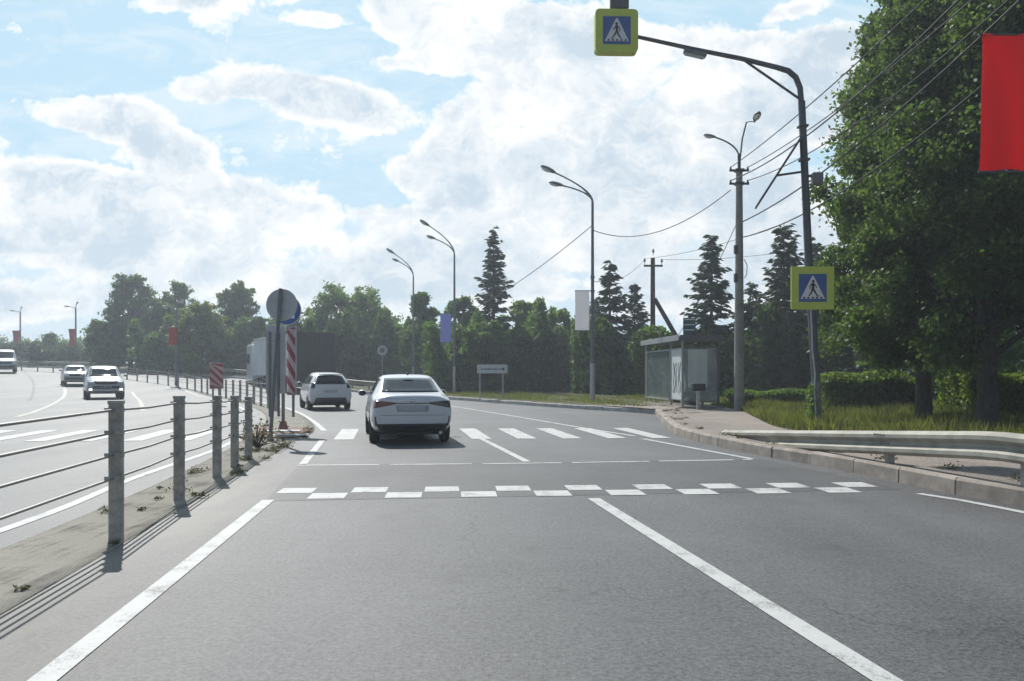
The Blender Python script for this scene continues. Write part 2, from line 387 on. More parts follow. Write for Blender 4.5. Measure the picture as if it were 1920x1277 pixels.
MT['flag_white'] = cloth('white_banner_cloth', (.78, .78, .80), .55); MT['flag_blue'] = cloth('violet_banner_cloth', (.40, .42, .74), .4)
MT['shelter'] = M('shelter_frame_grey', (.33, .345, .36), .5, .2, var=.12, scale=4)
MT['shelter_dark'] = M('shelter_frame_dark', (.13, .13, .14), .55, .2, var=.15, scale=4)
MT['poster_pale'] = M('pale_poster', (.56, .61, .60), .6, var=.12, scale=3)
MT['poster_dark'] = M('dark_poster', (.05, .058, .06), .4, var=.25, scale=4)
MT['scrawl'] = M('dark_scrawl', (.05, .055, .06), .6, var=.1)
MT['brick'] = M('brick_paving', (.23, .13, .10), .9, var=.3, scale=9, bump=.3, dirt=((.30, .25, .2), .6))
MT['stone'] = M('rubble_stone', (.32, .30, .27), .9, var=.25, scale=9, bump=.4)
def glass_dark(name, col=(.018, .022, .026), rough=.04):
    m, nt, b = _mat(name); b.inputs['Base Color'].default_value = (*col, 1); b.inputs['Roughness'].default_value = rough
    b.inputs['Specular IOR Level'].default_value = .22
    f = nz(nt, objc(nt), 2.5, 4); nt.links.new(mixn(nt, f, tuple(q*.6 for q in col), tuple(q*1.5 for q in col)), b.inputs['Base Color'])
    return m
MT['car_glass'] = glass_dark('tinted_car_glass')
def glass_clear(name, tint, alpha):
    m, nt, b = _mat(name)
    f = rampn(nt, nz(nt, objc(nt), 1.6, 6, .65), [(.3, .75), (.7, 1.25)])
    nt.links.new(mixn(nt, 1., tint, f, 'MULTIPLY'), b.inputs['Base Color'])
    b.inputs['Roughness'].default_value = .12; b.inputs['Alpha'].default_value = alpha; return m
MT['pane'] = glass_clear('dusty_shelter_glass', (.40, .47, .49), .42)
MT['pane_clear'] = glass_clear('clear_shelter_glass', (.30, .36, .36), .2)
def emit(name, col, s):
    m, nt, b = _mat(name); b.inputs['Base Color'].default_value = (*col, 1)
    b.inputs['Emission Color'].default_value = (*col, 1); b.inputs['Emission Strength'].default_value = s; return m
MT['lamp_on'] = emit('lit_headlight', (.95, .97, 1), 1.6)
def sand():
    m, nt, b = _mat('sandy_soil'); c = objc(nt)
    f = nz(nt, c, 60, 4, .7); g = nz(nt, c, 1.8, 6, .62, .3); st = nz(nt, c, 5.0, 4, .6, 0, (3., .12, 1., R(-7)))
    col = mixn(nt, f, (.29, .27, .225), (.50, .465, .39))
    dk = rampn(nt, mth(nt, 'ADD', mth(nt, 'MULTIPLY', g, .6), mth(nt, 'MULTIPLY', st, .45)), [(.54, 0.), (.68, 1.)])
    sep = nt.nodes.new('ShaderNodeSeparateXYZ'); nt.links.new(c, sep.inputs[0])
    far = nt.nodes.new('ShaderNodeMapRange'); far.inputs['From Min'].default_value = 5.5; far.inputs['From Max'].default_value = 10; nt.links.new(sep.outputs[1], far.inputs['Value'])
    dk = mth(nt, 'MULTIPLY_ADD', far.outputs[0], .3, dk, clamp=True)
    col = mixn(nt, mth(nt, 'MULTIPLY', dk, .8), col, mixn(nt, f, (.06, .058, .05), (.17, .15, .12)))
    nt.links.new(col, b.inputs['Base Color']); b.inputs['Roughness'].default_value = .95
    bumpn(nt, b, mth(nt, 'ADD', f, mth(nt, 'MULTIPLY', g, 2.)), .8, .03); return m
MT['sand'] = sand()
def turf():
    m, nt, b = _mat('rough_turf'); c = objc(nt)
    f = nz(nt, c, 22, 5, .7); g = nz(nt, c, .9, 5, .6, .4)
    col = mixn(nt, f, (.045, .055, .018), (.11, .115, .045))
    col = mixn(nt, rampn(nt, g, [(.45, 0.), (.7, .8)]), col, (.17, .145, .10))
    nt.links.new(col, b.inputs['Base Color']); b.inputs['Roughness'].default_value = .95
    bumpn(nt, b, f, .8, .05); return m
MT['turf'] = turf()
MT['leaf'] = leaf_mat('linden_leaf', (.055, .098, .032), (.135, .175, .066), .54, .5, .3)
MT['leaf_mid'] = leaf_mat('broadleaf', (.060, .112, .032), (.165, .225, .070), .56)
MT['leaf_light'] = leaf_mat('light_broadleaf', (.085, .135, .034), (.21, .25, .08), .56)
MT['leaf_sunlit'] = leaf_mat('sunlit_broadleaf', (.12, .15, .03), (.24, .25, .07), .5)  # sunlit yellow-green painted into the leaves of one tree
MT['leaf_hedge'] = leaf_mat('hedge_leaf', (.10, .145, .028), (.20, .245, .065), .46)
MT['leaf_grey'] = leaf_mat('grey_willow_leaf', (.075, .095, .06), (.13, .15, .10), .35)
MT['needle'] = leaf_mat('spruce_needle', (.026, .052, .034), (.058, .086, .052), .25, .6)
MT['grass'] = leaf_mat('grass_blade', (.095, .112, .03), (.25, .235, .09), .4, .6)
MT['weed'] = leaf_mat('dry_weed', (.085, .078, .045), (.20, .17, .10), .25, .7)

# ------------------------------------------------------------------ plan of the place (metres; camera over 0,0 looking along +Y)
def dense(pts, step=1.0):
    """Catmull-Rom through plan points."""
    out = []; n = len(pts)
    for i in range(n-1):
        p0, p1, p2, p3 = [np.array(pts[min(max(j, 0), n-1)], float) for j in (i-1, i, i+1, i+2)]
        k = max(2, int(np.linalg.norm(p2-p1)/step))
        for t in np.linspace(0, 1, k, endpoint=False):
            out.append(tuple(.5*((2*p1)+(-p0+p2)*t+(2*p0-5*p1+4*p2-p3)*t*t+(-p0+3*p1-3*p2+p3)*t**3)))
    out.append(tuple(pts[-1])); return out
def resample(pts, n):
    a = np.array(pts, float); d = np.r_[0, np.cumsum(np.linalg.norm(np.diff(a, axis=0), axis=1))]
    s = np.linspace(0, d[-1], n); return np.c_[np.interp(s, d, a[:, 0]), np.interp(s, d, a[:, 1])]
def at_len(pts, s):
    a = np.array(pts, float); d = np.r_[0, np.cumsum(np.linalg.norm(np.diff(a, axis=0), axis=1))]
    return float(np.interp(s, d, a[:, 0])), float(np.interp(s, d, a[:, 1])), float(d[-1])
def offset(pts, o):
    a = np.array(pts, float); t = np.gradient(a, axis=0); t /= np.linalg.norm(t, axis=1)[:, None]
    return a+np.c_[t[:, 1], -t[:, 0]]*o          # + is to the right of travel
MED_R = dense([(-2.3, -6), (-2.6, 2), (-2.85, 4.4), (-3.08, 6.3), (-3.5, 9.6), (-4.05, 14), (-4.35, 16), (-4.75, 19.3), (-6.4, 24.7), (-8.4, 29.8), (-12.3, 38), (-16, 45), (-21.2, 54), (-27, 61), (-36, 70), (-50, 81), (-75, 96), (-110, 112)])
MED_L = dense([(-3.1, -6), (-3.55, 2), (-3.85, 5.5), (-4.1, 8.1), (-4.5, 11), (-5.0, 14), (-5.4, 16), (-6.1, 19.5), (-7.7, 25), (-9.7, 30.3), (-13.4, 38.6), (-17.2, 45.8), (-22.3, 54.9), (-28, 62.2), (-37, 71.2), (-51, 82.3), (-76, 97.3), (-111, 113.3)])
KERB = dense([(6.3, -6), (5.9, 2), (5.5, 6), (5.16, 8.07), (4.9, 9), (4.58, 11.25), (4.2, 12.6), (3.82, 14.6), (3.62, 16.6), (3.66, 18.4), (4.05, 21.5), (4.6, 25.6), (4.72, 26.4)], .5)
KERB_FAR = dense([(4.725, 26.43), (4.66, 26.85), (4.42, 27.3), (3.85, 28.1), (2.05, 31), (.27, 34.3), (-1.56, 38), (-4.6, 43.5), (-8.4, 51), (-12.5, 58), (-20, 67.5), (-30, 77), (-45, 88.5), (-70, 104), (-105, 120)], 1.)
RIGHT = KERB+KERB_FAR
OPP_L = dense([(-14, -6), (-14.5, 5), (-15.5, 14), (-17.5, 22), (-22, 31), (-28, 39), (-35, 46), (-46, 55), (-62, 66), (-85, 79), (-119, 95)])
N_S = 150
def resY(pts, n): return resample(pts, n)
def sheet(name, A, B, mat, dz=0., na=N_S, nb=12, kind='structure', skirt=0.):
    A = resample(A, na); B = resample(B, na); V = []; Fc = []
    ts = list(np.linspace(0, 1, nb))
    for a, b in zip(A, B):
        if skirt: V.append((a[0], a[1], gz(*a)+dz-skirt))
        for t in ts:
            q = a*(1-t)+b*t; V.append((q[0], q[1], gz(q[0], q[1])+dz))
        if skirt: V.append((b[0], b[1], gz(*b)+dz-skirt))
    w = nb+(2 if skirt else 0)
    for i in range(na-1):
        for j in range(w-1): Fc.append((i*w+j, i*w+j+1, (i+1)*w+j+1, (i+1)*w+j))
    o = np_mesh(name, V, Fc, mat, None, False)
    return tag(o, kind=kind)
# ground to the horizon
gx = np.concatenate([-np.geomspace(640, 150, 8), np.arange(-140, 141, 5.), np.geomspace(150, 640, 8)])
gy = np.concatenate([[-120, -60, -40], np.arange(-20, 161, 5.), np.geomspace(170, 640, 9)])
V = [(x, y, gz(x, y)-.06) for y in gy for x in gx]; W = len(gx)
Fc = [(j*W+i, j*W+i+1, (j+1)*W+i+1, (j+1)*W+i) for j in range(len(gy)-1) for i in range(W-1)]
tag(np_mesh('ground', V, Fc, MT['turf']), kind='structure')
# carriageways
def cut(pts, y0, y1): return [p for p in pts if y0 <= p[1] <= y1]
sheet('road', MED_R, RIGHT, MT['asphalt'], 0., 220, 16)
sheet('opposite_road', OPP_L, MED_L, MT['asphalt_far'], 0., 160, 16)
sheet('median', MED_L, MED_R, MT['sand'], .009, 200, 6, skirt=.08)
# raised ground right of the kerb
inner = [tuple(p) for p in offset(RIGHT, .13)]
outer = [(p[0]+60+max(0, (p[1]-27))*1.6, p[1]+max(0, (p[1]-20))*1.2) for p in RIGHT]
KH = .185
_A = resample(inner, 170); _B = resample(outer, 170); V = []; Fc = []
ts = np.r_[0, np.geomspace(.004, 1, 18)]
for a, b in zip(_A, _B):
    V.append((a[0], a[1], gz(*a)-.1))
    for t in ts:
        q = a*(1-t)+b*t; V.append((q[0], q[1], gz(q[0], q[1])+KH-.012))
w = len(ts)+1
Fc = [(i*w+j, (i+1)*w+j, (i+1)*w+j+1, i*w+j+1) for i in range(len(_A)-1) for j in range(w-1)]
tag(np_mesh('verge', V, Fc, MT['turf']), kind='structure')
# footpath behind the kerb
pin = [tuple(p) for p in offset(KERB, .14)]
pout = dense([(9.3, -6), (8.6, 2), (8.0, 6), (7.1, 10), (5.9, 15.2), (5.75, 17.3), (6.5, 21.5), (7.0, 24), (7.3, 26.3)], .5)
sheet('footpath', pin, pout, MT['path'], KH-.004, 70, 8)
sheet('bus_stop_paving', [(4.6, 26.45), (4.3, 27.3), (3.2, 29.4)], [(7.3, 26.35), (7.3, 29), (7.0, 33.5)], MT['path'], KH-.004, 12, 8)

# kerb stones
def kerb(name, path, length=1.0, h=KH, w=.15, mat=None):
    mb = MB(); total = at_len(path, 0)[2]; s = 0
    rnd = random.Random(3)
    while s < total-.2:
        e = min(s+length, total)
        x0, y0, _ = at_len(path, s+.008); x1, y1, _ = at_len(path, e-.008)
        t = Vector((x1-x0, y1-y0, 0)).normalized(); nrm = Vector((t.y, -t.x, 0))
        j = rnd.uniform(-.008, .008); hj = h+rnd.uniform(-.012, .008); ring = []
        for (x, y) in ((x0, y0), (x1, y1)):
            g = gz(x, y); o = Vector((x, y, g))+nrm*j
            ring.append([o+Vector((0, 0, -.1)), o+nrm*.012+Vector((0, 0, hj-.03)), o+nrm*.035+Vector((0, 0, hj)), o+nrm*w+Vector((0, 0, hj)), o+nrm*w+Vector((0, 0, -.1))])
        vs = ring[0]+ring[1]
        mb.add(vs, [(0, 1, 2, 3, 4), (9, 8, 7, 6, 5)]+[(i, i+1, 6+i, 5+i) for i in range(4)]); s = e
    return tag(mb.build(name, mat or MT['kerb']), kind='structure')
kerb('kerb', KERB); kerb('bus_bay_kerb', KERB_FAR, 1.0, .16, mat=MT['kerb_sunlit'])

# ------------------------------------------------------------------ painted markings (sheets 4 mm above the asphalt)
DZ = .005
def line_mesh(name, pts, width, mat, dz=DZ, dash=None, step=.5):
    pts = dense(pts, step) if len(pts) > 2 else [tuple(p) for p in resample(pts, max(3, int(math.dist(pts[0], pts[1])/step)))]
    mb = MB(); total = at_len(pts, 0)[2]
    segs = [(0, total)] if not dash else [(s, min(s+dash[0], total)) for s in np.arange(dash[2] if len(dash) > 2 else 0, total, dash[0]+dash[1])]
    for (a, b) in segs:
        k = max(2, int((b-a)/step)+1); q = np.array([at_len(pts, s)[:2] for s in np.linspace(a, b, k)])
        l = offset(q, -width/2); r = offset(q, width/2)
        vs = [(x, y, gz(x, y)+dz) for x, y in l]+[(x, y, gz(x, y)+dz) for x, y in r]
        mb.add(vs, [(i, i+1, k+i+1, k+i) for i in range(k-1)])
    return tag(mb.build(name, mat), kind='structure')
line_mesh('edge_line', [(-1.2, -5), P(80, 1277), P(503, 938)], .13, MT['paint'])
line_mesh('lane_line', [(2.9, -5), P(1662, 1277), P(1113, 935)], .135, MT['paint'])
line_mesh('right_edge_line', [(5.75, 2.5), P(1920, 961), P(1722, 926)], .11, MT['paint'])
line_mesh('edge_line', [P(568, 871), P(604, 826)], .12, MT['paint'])
line_mesh('edge_line', [P(608, 808), P(590, 792), P(566, 777), P(540, 766), (-9.1, 31.7), (-12.0, 38), (-15.7, 45), (-20.9, 54), (-26.6, 60.8)], .13, MT['paint'])
line_mesh('lane_line', [P(988, 866), P(905, 824), P(872, 808)], .12, MT['paint'])
line_mesh('right_edge_line', [P(1410, 861), P(1205, 823)], .11, MT['paint'])
line_mesh('bus_bay_line', [P(1190, 818), P(1090, 802), P(960, 780), P(868, 765), P(800, 755)], .12, MT['paint'], dash=(2.4, .10))
line_mesh('hump_line', [P(556, 873), P(985, 869), P(1410, 862)], .10, MT['paint_worn'], dash=(1.2, .16))
# speed hump chequers
c0 = Vector((*P(515, 926), 0)); c1 = Vector((*P(1650, 913.5), 0)); ax = (c1-c0); nC = 17; cell = ax.length/nC; ax.normalize(); ay = Vector((-ax.y, ax.x, 0))
mb = MB()
for i in range(nC):
    r = 0 if i % 2 == 0 else -1
    o = c0+ax*cell*i+ay*(.42*r)
    mb.add([o+ax*.01+ay*.01+Vector((0, 0, DZ)), o+ax*(cell-.01)+ay*.01+Vector((0, 0, DZ)), o+ax*(cell-.01)+ay*.41+Vector((0, 0, DZ)), o+ax*.01+ay*.41+Vector((0, 0, DZ))], [(0, 1, 2, 3)])
tag(mb.build('speed_hump_marking', MT['paint']), kind='structure')
# resurfaced strip between the chequers and the thin line
sheet('road_patch', [P(497, 940), P(560, 873)], [P(1690, 918), P(1430, 861)], MT['asphalt_dark'], .002, 10, 24)
# zebra crossing on both carriageways
mb = MB(); hd = Vector((-.155, 1, 0)).normalized(); wd = Vector((hd.y, -hd.x, 0))
xs = [-3.66+.935*i for i in range(8)]+[-6.9-.94*i for i in range(9)]
for x in xs:
    c = Vector((x, 18.0+x*.06, gz(x, 18)+DZ+.001)); ln = 1.55 if x > -5 else 1.6; hw = .2
    mb.add([c-hd*ln-wd*hw, c-hd*ln+wd*hw, c+hd*ln+wd*hw, c+hd*ln-wd*hw], [(0, 1, 2, 3)])
tag(mb.build('zebra_crossing', MT['paint']), kind='structure')
line_mesh('opposite_edge_line', [(-4.3, 1), P(0, 996), P(250, 897), P(400, 845), P(452, 820)], .12, MT['paint'])
line_mesh('opposite_edge_line', [(-6.9, 21), (-8.2, 25), (-10.2, 30.3), (-13.9, 38.6), (-17.7, 45.8), (-22.8, 54.9), (-28.5, 62.2), (-37.5, 71.2)], .12, MT['paint'])
line_mesh('opposite_lane_line', [(-8.6, 1), (-9.3, 9), (-10.0, 15)], .12, MT['paint_yellow'])
line_mesh('opposite_lane_line', [P(30, 782), P(62, 773), P(100, 757), P(122, 742), P(118, 735)], .18, MT['paint_yellow'])
line_mesh('opposite_lane_line', [P(268, 770), P(262, 752), P(248, 740)], .16, MT['paint_yellow'])
line_mesh('tar_seam', [P(40, 724), P(62, 734), P(55, 752)], .16, MT['asphalt_dark'], dz=.003)
# paved refuge in the median
sheet('median_paving', [(-5.62, 16.5), (-6.12, 19.4)], [(-4.45, 16.5), (-4.82, 19.4)], MT['brick'], .034, 8, 6, skirt=.06)
mb = MB(); 
for (x, y) in ((-4.72, 17.0), (-5.2, 18.2)): mb.box((x, y, .045), (.75, .42, .012), R(8))
tag(mb.build('median_crossing_marking', MT['paint_worn']), kind='structure')

# ------------------------------------------------------------------ vegetation
def unit(rng, n):
    v = rng.normal(size=(n, 3)); return v/np.linalg.norm(v, axis=1)[:, None]
def leaf_mesh(name, pts, size, mat, parent, rng, aspect=.62, up=0.25, var=.35):
    n = len(pts); a = unit(rng, n); nrm = unit(rng, n); nrm[:, 2] += up
    b = np.cross(nrm, a); b /= np.linalg.norm(b, axis=1)[:, None]+1e-9
    s = (size*(1+var*rng.uniform(-1, 1, n)))[:, None]
    V = np.stack([pts-a*s, pts+b*s*aspect, pts+a*s, pts-b*s*aspect], 1).reshape(-1, 3)
    return np_mesh(name, V, np.arange(4*n).reshape(n, 4), mat, parent)
def puffs(rng, clumps, n, per=10, rp=.46, flat=.85):
    """leaf points: clumps (c, r) -> small puffs on each clump -> leaves in the puffs"""
    C = np.array([c for c, r in clumps]); Rr = np.array([r for c, r in clumps])
    k = len(C); pc = np.repeat(C, per, 0); pr = np.repeat(Rr, per)
    d = unit(rng, k*per); rad = rng.uniform(.45, 1.0, k*per)
    pc = pc+d*(pr*rad)[:, None]*np.array([1, 1, flat]); pr = pr*rng.uniform(.6, 1.25, k*per)*rp
    w = pr**2; idx = rng.choice(k*per, n, p=w/w.sum())
    dd = unit(rng, n)*(rng.uniform(0, 1, n)**.5*np.where(rng.uniform(0, 1, n) < .22, 1.8, 1.))[:, None]
    return pc[idx]+dd*pr[idx][:, None]*np.array([1, 1, .75])
def limbs(mb, rng, base, tips, r0):
    for t in tips:
        t = Vector(t); b = Vector(base); m = b.lerp(t, .5)+Vector((rng.normal()*.15, rng.normal()*.15, .25*abs(t.z-b.z)*.3))
        mb.tube([b, m, t], [r0*.5, r0*.28, r0*.08], 5, False)
def broadleaf(label, x, y, h, rx, leaf, mat, n, seed, z0=.12, shape='round', ncl=85, trunk=.02, group=None, zb=None, cat='tree', name='broadleaf_tree', base=None):
    rng = np.random.default_rng(seed); g = gz(x, y) if base is None else base
    root = thing(name, label, cat, (x, y, g), 0, group)
    zlo = h*z0 if zb is None else zb; cl = []
    for i in range(ncl):
        f = rng.uniform(0, 1)**.85; z = zlo+(h-zlo)*f*.94
        t = (z-zlo)/(h-zlo)
        if shape == 'round': rr = math.sqrt(max(.03, 1-(2*t-1)**2*.95))
        elif shape == 'column': rr = min(1, .80+t*1.0)*(1-.72*t)*math.sqrt(max(.02, 1-t**4))*1.18
        elif shape == 'oval': rr = (max(.02, math.sin(PI*min(.999, t**.85*.78+.22))))**.6
        else: rr = 1-.35*t
        a = rng.uniform(0, 2*PI); q = rng.uniform(.35, .92)**.6*rr*(1+.16*math.sin(2.3*a+seed)+.12*rng.normal())
        cr = rx*rng.uniform(.14, .34)*(.6+.4*rr)
        cl.append(((rx*q*math.cos(a)*.86, rx*q*math.sin(a)*.86, min(z, h-cr*.6)), cr))
    cl.append(((rng.normal()*.1*rx, 0, h-rx*.22), rx*.24))
    mb = MB(); tr = max(.06, h*trunk)
    lean = rng.normal(size=2)*.02*h
    mb.tube([(0, 0, -.1), (0, 0, h*.12), (lean[0]*.5, lean[1]*.5, h*.4), (lean[0], lean[1], h*.8)], [tr*1.35, tr, tr*.72, tr*.2], 10)
    tips = [c for c, r in cl if rng.uniform() < .45]
    for t in tips:
        zb_ = max(h*.10, min(t[2]-.1*h, h*.7)*.8)
        limbs(mb, rng, (lean[0]*zb_/h, lean[1]*zb_/h, zb_), [t], tr)
    mb.build('trunk', MT['bark'], root)
    if n < 20000: n = int(n*2.0); leaf *= .74
    leaf_mesh('crown', puffs(rng, cl, n), leaf, mat, root, rng)
    return root
def spruce(label, x, y, h, rx, seed, group=None, zb=.3, dens=1., fullness=.9, name='spruce_tree', tint='needle', base=None):
    rng = np.random.default_rng(seed); root = thing(name, label, 'tree', (x, y, gz(x, y) if base is None else base), 0, group); lop = rng.uniform(0, 6.28)
    mb = MB(); mb.tube([(0, 0, -.1), (0, 0, h*.5), (0, 0, h*.99)], [h*.018, h*.010, .012], 8)
    P_, A_, S_ = [], [], []
    z = zb; step = .34
    while z < h*.985:
        t = (z-zb)/(h-zb); r = rx*(1-t)**fullness*(1 if t > .08 else .85)+.06
        nb = int(rng.integers(6, 9)*dens) if t < .93 else 4; r *= rng.uniform(.78, 1.2)
        a0 = rng.uniform(0, 6.28)
        for b in range(nb):
            a = a0+2*PI*b/nb+rng.normal()*.18; L = r*rng.uniform(.5, 1.22)*(1+.22*math.sin(a-lop+z*.35))
            up = .12+.55*t; droop = (.30-.22*t)*rng.uniform(.4, 1.5)
            k = max(3, int(L/.13*dens)); s = np.linspace(.1, 1, k)
            px = s*L; pzv = z+rng.normal()*.15+px*up*.4-droop*L*s**1.4+ .16*L*s**3
            pts = np.c_[np.cos(a)*px, np.sin(a)*px, pzv]
            if L > .7: mb.tube([(0, 0, z), tuple(pts[k//2]), tuple(pts[-1])], [.018, .012, .005], 4, False)
            for side in (-1, 1, 0):
                q = pts+rng.normal(size=(k, 3))*.035
                ang = a+side*rng.uniform(.6, 1.0, k)
                ln = .13+.24*np.minimum(1, (1.15-s))*min(1.4, L) if side else np.full(k, .2)
                d = np.c_[np.cos(ang), np.sin(ang), rng.uniform(-.55, -.05, k)]
                P_.append(q+d*ln[:, None]*.7); A_.append(d); S_.append(ln)
        z += step*rng.uniform(.8, 1.2)*(1 if t < .6 else .8)
    pts = np.concatenate(P_); A = np.concatenate(A_); S = np.concatenate(S_); n = len(pts)
    A /= np.linalg.norm(A, axis=1)[:, None]
    b = np.cross(A, unit(rng, n)); b /= np.linalg.norm(b, axis=1)[:, None]+1e-9
    w = (.05+.045*rng.uniform(0, 1, n))[:, None]
    V = np.stack([pts-A*S[:, None], pts+b*w, pts+A*S[:, None], pts-b*w], 1).reshape(-1, 3)
    mb.build('trunk', MT['bark_dark'], root)
    np_mesh('crown', V, np.arange(4*n).reshape(n, 4), MT[tint], root)
    return root
def hedge(label, pts, width, z0, z1, leaf, mat, n, seed, name='hedge', cat='hedge', base=0., wob=.1, group=None):
    """a clipped hedge along plan points, leaf faces near the surface and inside"""
    rng = np.random.default_rng(seed); pts = dense(pts, .3) if len(pts) > 2 else [tuple(p) for p in resample(pts, 12)]
    L = at_len(pts, 0)[2]; s = rng.uniform(0, L, n); a = np.array([at_len(pts, q)[:2] for q in np.linspace(0, L, 120)])
    tg = np.gradient(a, axis=0); tg /= np.linalg.norm(tg, axis=1)[:, None]
    ii = np.clip((s/L*119).astype(int), 0, 119)
    u = rng.uniform(-1, 1, n); v = rng.uniform(0, 1, n)
    m = rng.uniform(0, 1, n); sh = np.where(m < .4, 1, 0); tp = np.where(m > .6, 1, 0)
    u = np.where(sh, np.sign(u)*(1-.25*rng.uniform(0, 1, n)**2), u); v = np.where(tp, 1-.3*rng.uniform(0, 1, n)**2, v)
    wv = 1+wob*np.sin(s*2.1+seed)+wob*np.sin(s*5.3+1)+.05*rng.normal(size=n)
    top = (z1-z0)*(1+wob*.8*np.sin(s*1.7+seed*2)+wob*.6*np.sin(s*4.1))*(1-.18*np.abs(u)**3)
    x = a[ii, 0]+tg[ii, 1]*u*width/2*wv; y = a[ii, 1]-tg[ii, 0]*u*width/2*wv
    x += tg[ii, 0]*rng.normal(size=n)*.1; y += tg[ii, 1]*rng.normal(size=n)*.1
    c = a[60]; bz = base
    V = np.c_[x-c[0], y-c[1], z0+v*top]
    root = thing(name, label, cat, (c[0], c[1], bz), 0, group)
    nst = min(14, max(3, int(L/.8)))
    for k in range(nst):
        q = at_len(pts, (k+.5)/nst*L); MB().tube([(q[0]-c[0], q[1]-c[1], -.05), (q[0]-c[0]+.05, q[1]-c[1], z1*.4), (q[0]-c[0]-.06, q[1]-c[1]+.05, z1*.8)], [.03, .022, .01], 5, False).build('stem', MT['bark'], root)
    leaf_mesh('foliage', V, leaf, mat, root, rng)
    return root
def tr(u, v, Y): return at(u, Y), Y, zat(v, Y)-gz(at(u, Y), Y)
def bl(label, u, v, hw, Y, mat, leaf, n, seed, **k):
    x, y, h = tr(u, v, Y); return broadleaf(label, x, y, h, hw/F*Y, leaf, MT[mat], n, seed, **k)
# the big lindens on the right
LG = 'lindens beside the guard rail'
broadleaf('tall dark linden with the thicker trunk behind the red banner', 10.7, 18.0, 13.5, 3.1, .055, MT['leaf'], 140000, 21, zb=1.7, shape='column', ncl=150, trunk=.0135, base=.18, name='linden_tree', group=LG)
broadleaf('tall dark linden whose low sunlit boughs reach behind the square crossing sign', 10.6, 20.6, 14.5, 2.8, .058, MT['leaf'], 140000, 22, zb=1.5, shape='column', ncl=150, trunk=.0115, base=.18, name='linden_tree', group=LG)
broadleaf('tall dark linden at the right edge behind the hedge', 15.3, 18.6, 15.5, 3.8, .085, MT['leaf'], 60000, 23, zb=1.6, shape='column', ncl=100, trunk=.013, base=.18, name='linden_tree', group=LG)
broadleaf('tall dark linden farthest back in the row beside the guard rail', 16.0, 29.5, 15.5, 4.0, .13, MT['leaf'], 36000, 24, zb=.9, shape='column', ncl=100, trunk=.013, base=.18, name='linden_tree', group=LG)
# hedges and bushes on the right
hedge('bright green clipped hedge behind the crossing sign pole', [(9.8, 25.4), (11.1, 25.0), (12.6, 24.7)], 1.5, .1, 1.15, .055, MT['leaf_hedge'], 16000, 31, base=.17)
hedge('bright green tall hedge at the right edge behind the thick linden trunk', [(12.0, 21.8), (14, 21.6), (16.5, 21.4)], 1.5, .05, 1.2, .055, MT['leaf_hedge'], 22000, 32, base=.17)
hedge('low dark clipped hedge beside the concrete lamp pole', [(8.0, 29.3), (9.6, 28.6), (11.2, 27.8)], 1.1, .02, .58, .05, MT['leaf_mid'], 14000, 33, base=.17)
SG = 'dark spruces behind the bus shelter'
def sp(label, u, v, hw, Y, seed, group=SG, **k):
    x, y, h = tr(u, v, Y); return spruce(label, x, y, h, hw/F*Y, seed, group, **k)
sp('dark spruce right of the tall double lamp, the taller of the pair there', 1143, 485, 62, 46, 41)
sp('dark spruce left of the wooden power pole, the shorter of the pair there', 1190, 528, 48, 49, 42)
sp('dark spruce standing behind the bus shelter roof sign', 1334, 438, 72, 41, 43)
sp('broad dark spruce between the concrete lamp pole and the crossing sign pole', 1470, 412, 95, 39, 44)
sp('short dark spruce half hidden by the concrete lamp pole', 1412, 530, 60, 43, 45)
sp('dark spruce close behind the crossing sign pole', 1528, 455, 75, 43, 46)
sp('small dark spruce between the lamp pole and the wooden power pole', 1118, 555, 45, 50, 47)
sp('tall lone spruce rising above the light trees', 925, 425, 62, 53, 48, group='spruces', zb=.6, fullness=1.0)
# light trees in the middle
BG = 'leafy trees behind the road bend'
bl('leafy tree behind the slim far lamp post', 790, 545, 52, 63, 'leaf_mid', .17, 9000, 51, shape='column', group=BG, z0=.05)
bl('leafy tree behind the violet banner', 862, 556, 48, 60, 'leaf_mid', .17, 9000, 52, shape='oval', group=BG, z0=.05)
bl('tall narrow light tree between the lone spruce and the white banner', 1015, 556, 26, 60, 'leaf_light', .14, 4500, 85, shape='column', group=BG, z0=.03)
bl('pale bushy tree right of the lone spruce', 985, 560, 58, 57, 'leaf_light', .15, 9000, 53, shape='oval', group=BG, z0=.03)
bl('pale bushy tree left of the white banner', 1050, 576, 56, 56, 'leaf_light', .15, 9000, 54, shape='oval', group=BG, z0=.03)
bl('dark leafy tree in front of the lone spruce', 915, 600, 50, 50, 'leaf_mid', .15, 7000, 55, shape='round', group=BG, z0=.02)
bl('yellow green tree between the round tree and the slim lamp', 758, 620, 34, 66, 'leaf_light', .16, 5000, 56, shape='oval', group=BG, z0=.05)
bl('round bright crowned tree behind the truck', 655, 538, 84, 73, 'leaf_mid', .19, 12000, 57, shape='round', group=BG, z0=.05)
bl('smaller leafy tree left of the round crowned tree', 592, 592, 42, 70, 'leaf_mid', .18, 6000, 58, shape='oval', group=BG, z0=.05)
bl('leafy tree right of the round crowned tree', 718, 602, 42, 75, 'leaf_mid', .19, 6000, 59, shape='oval', group=BG, z0=.05)
HG = 'dense shrubs along the far verge'
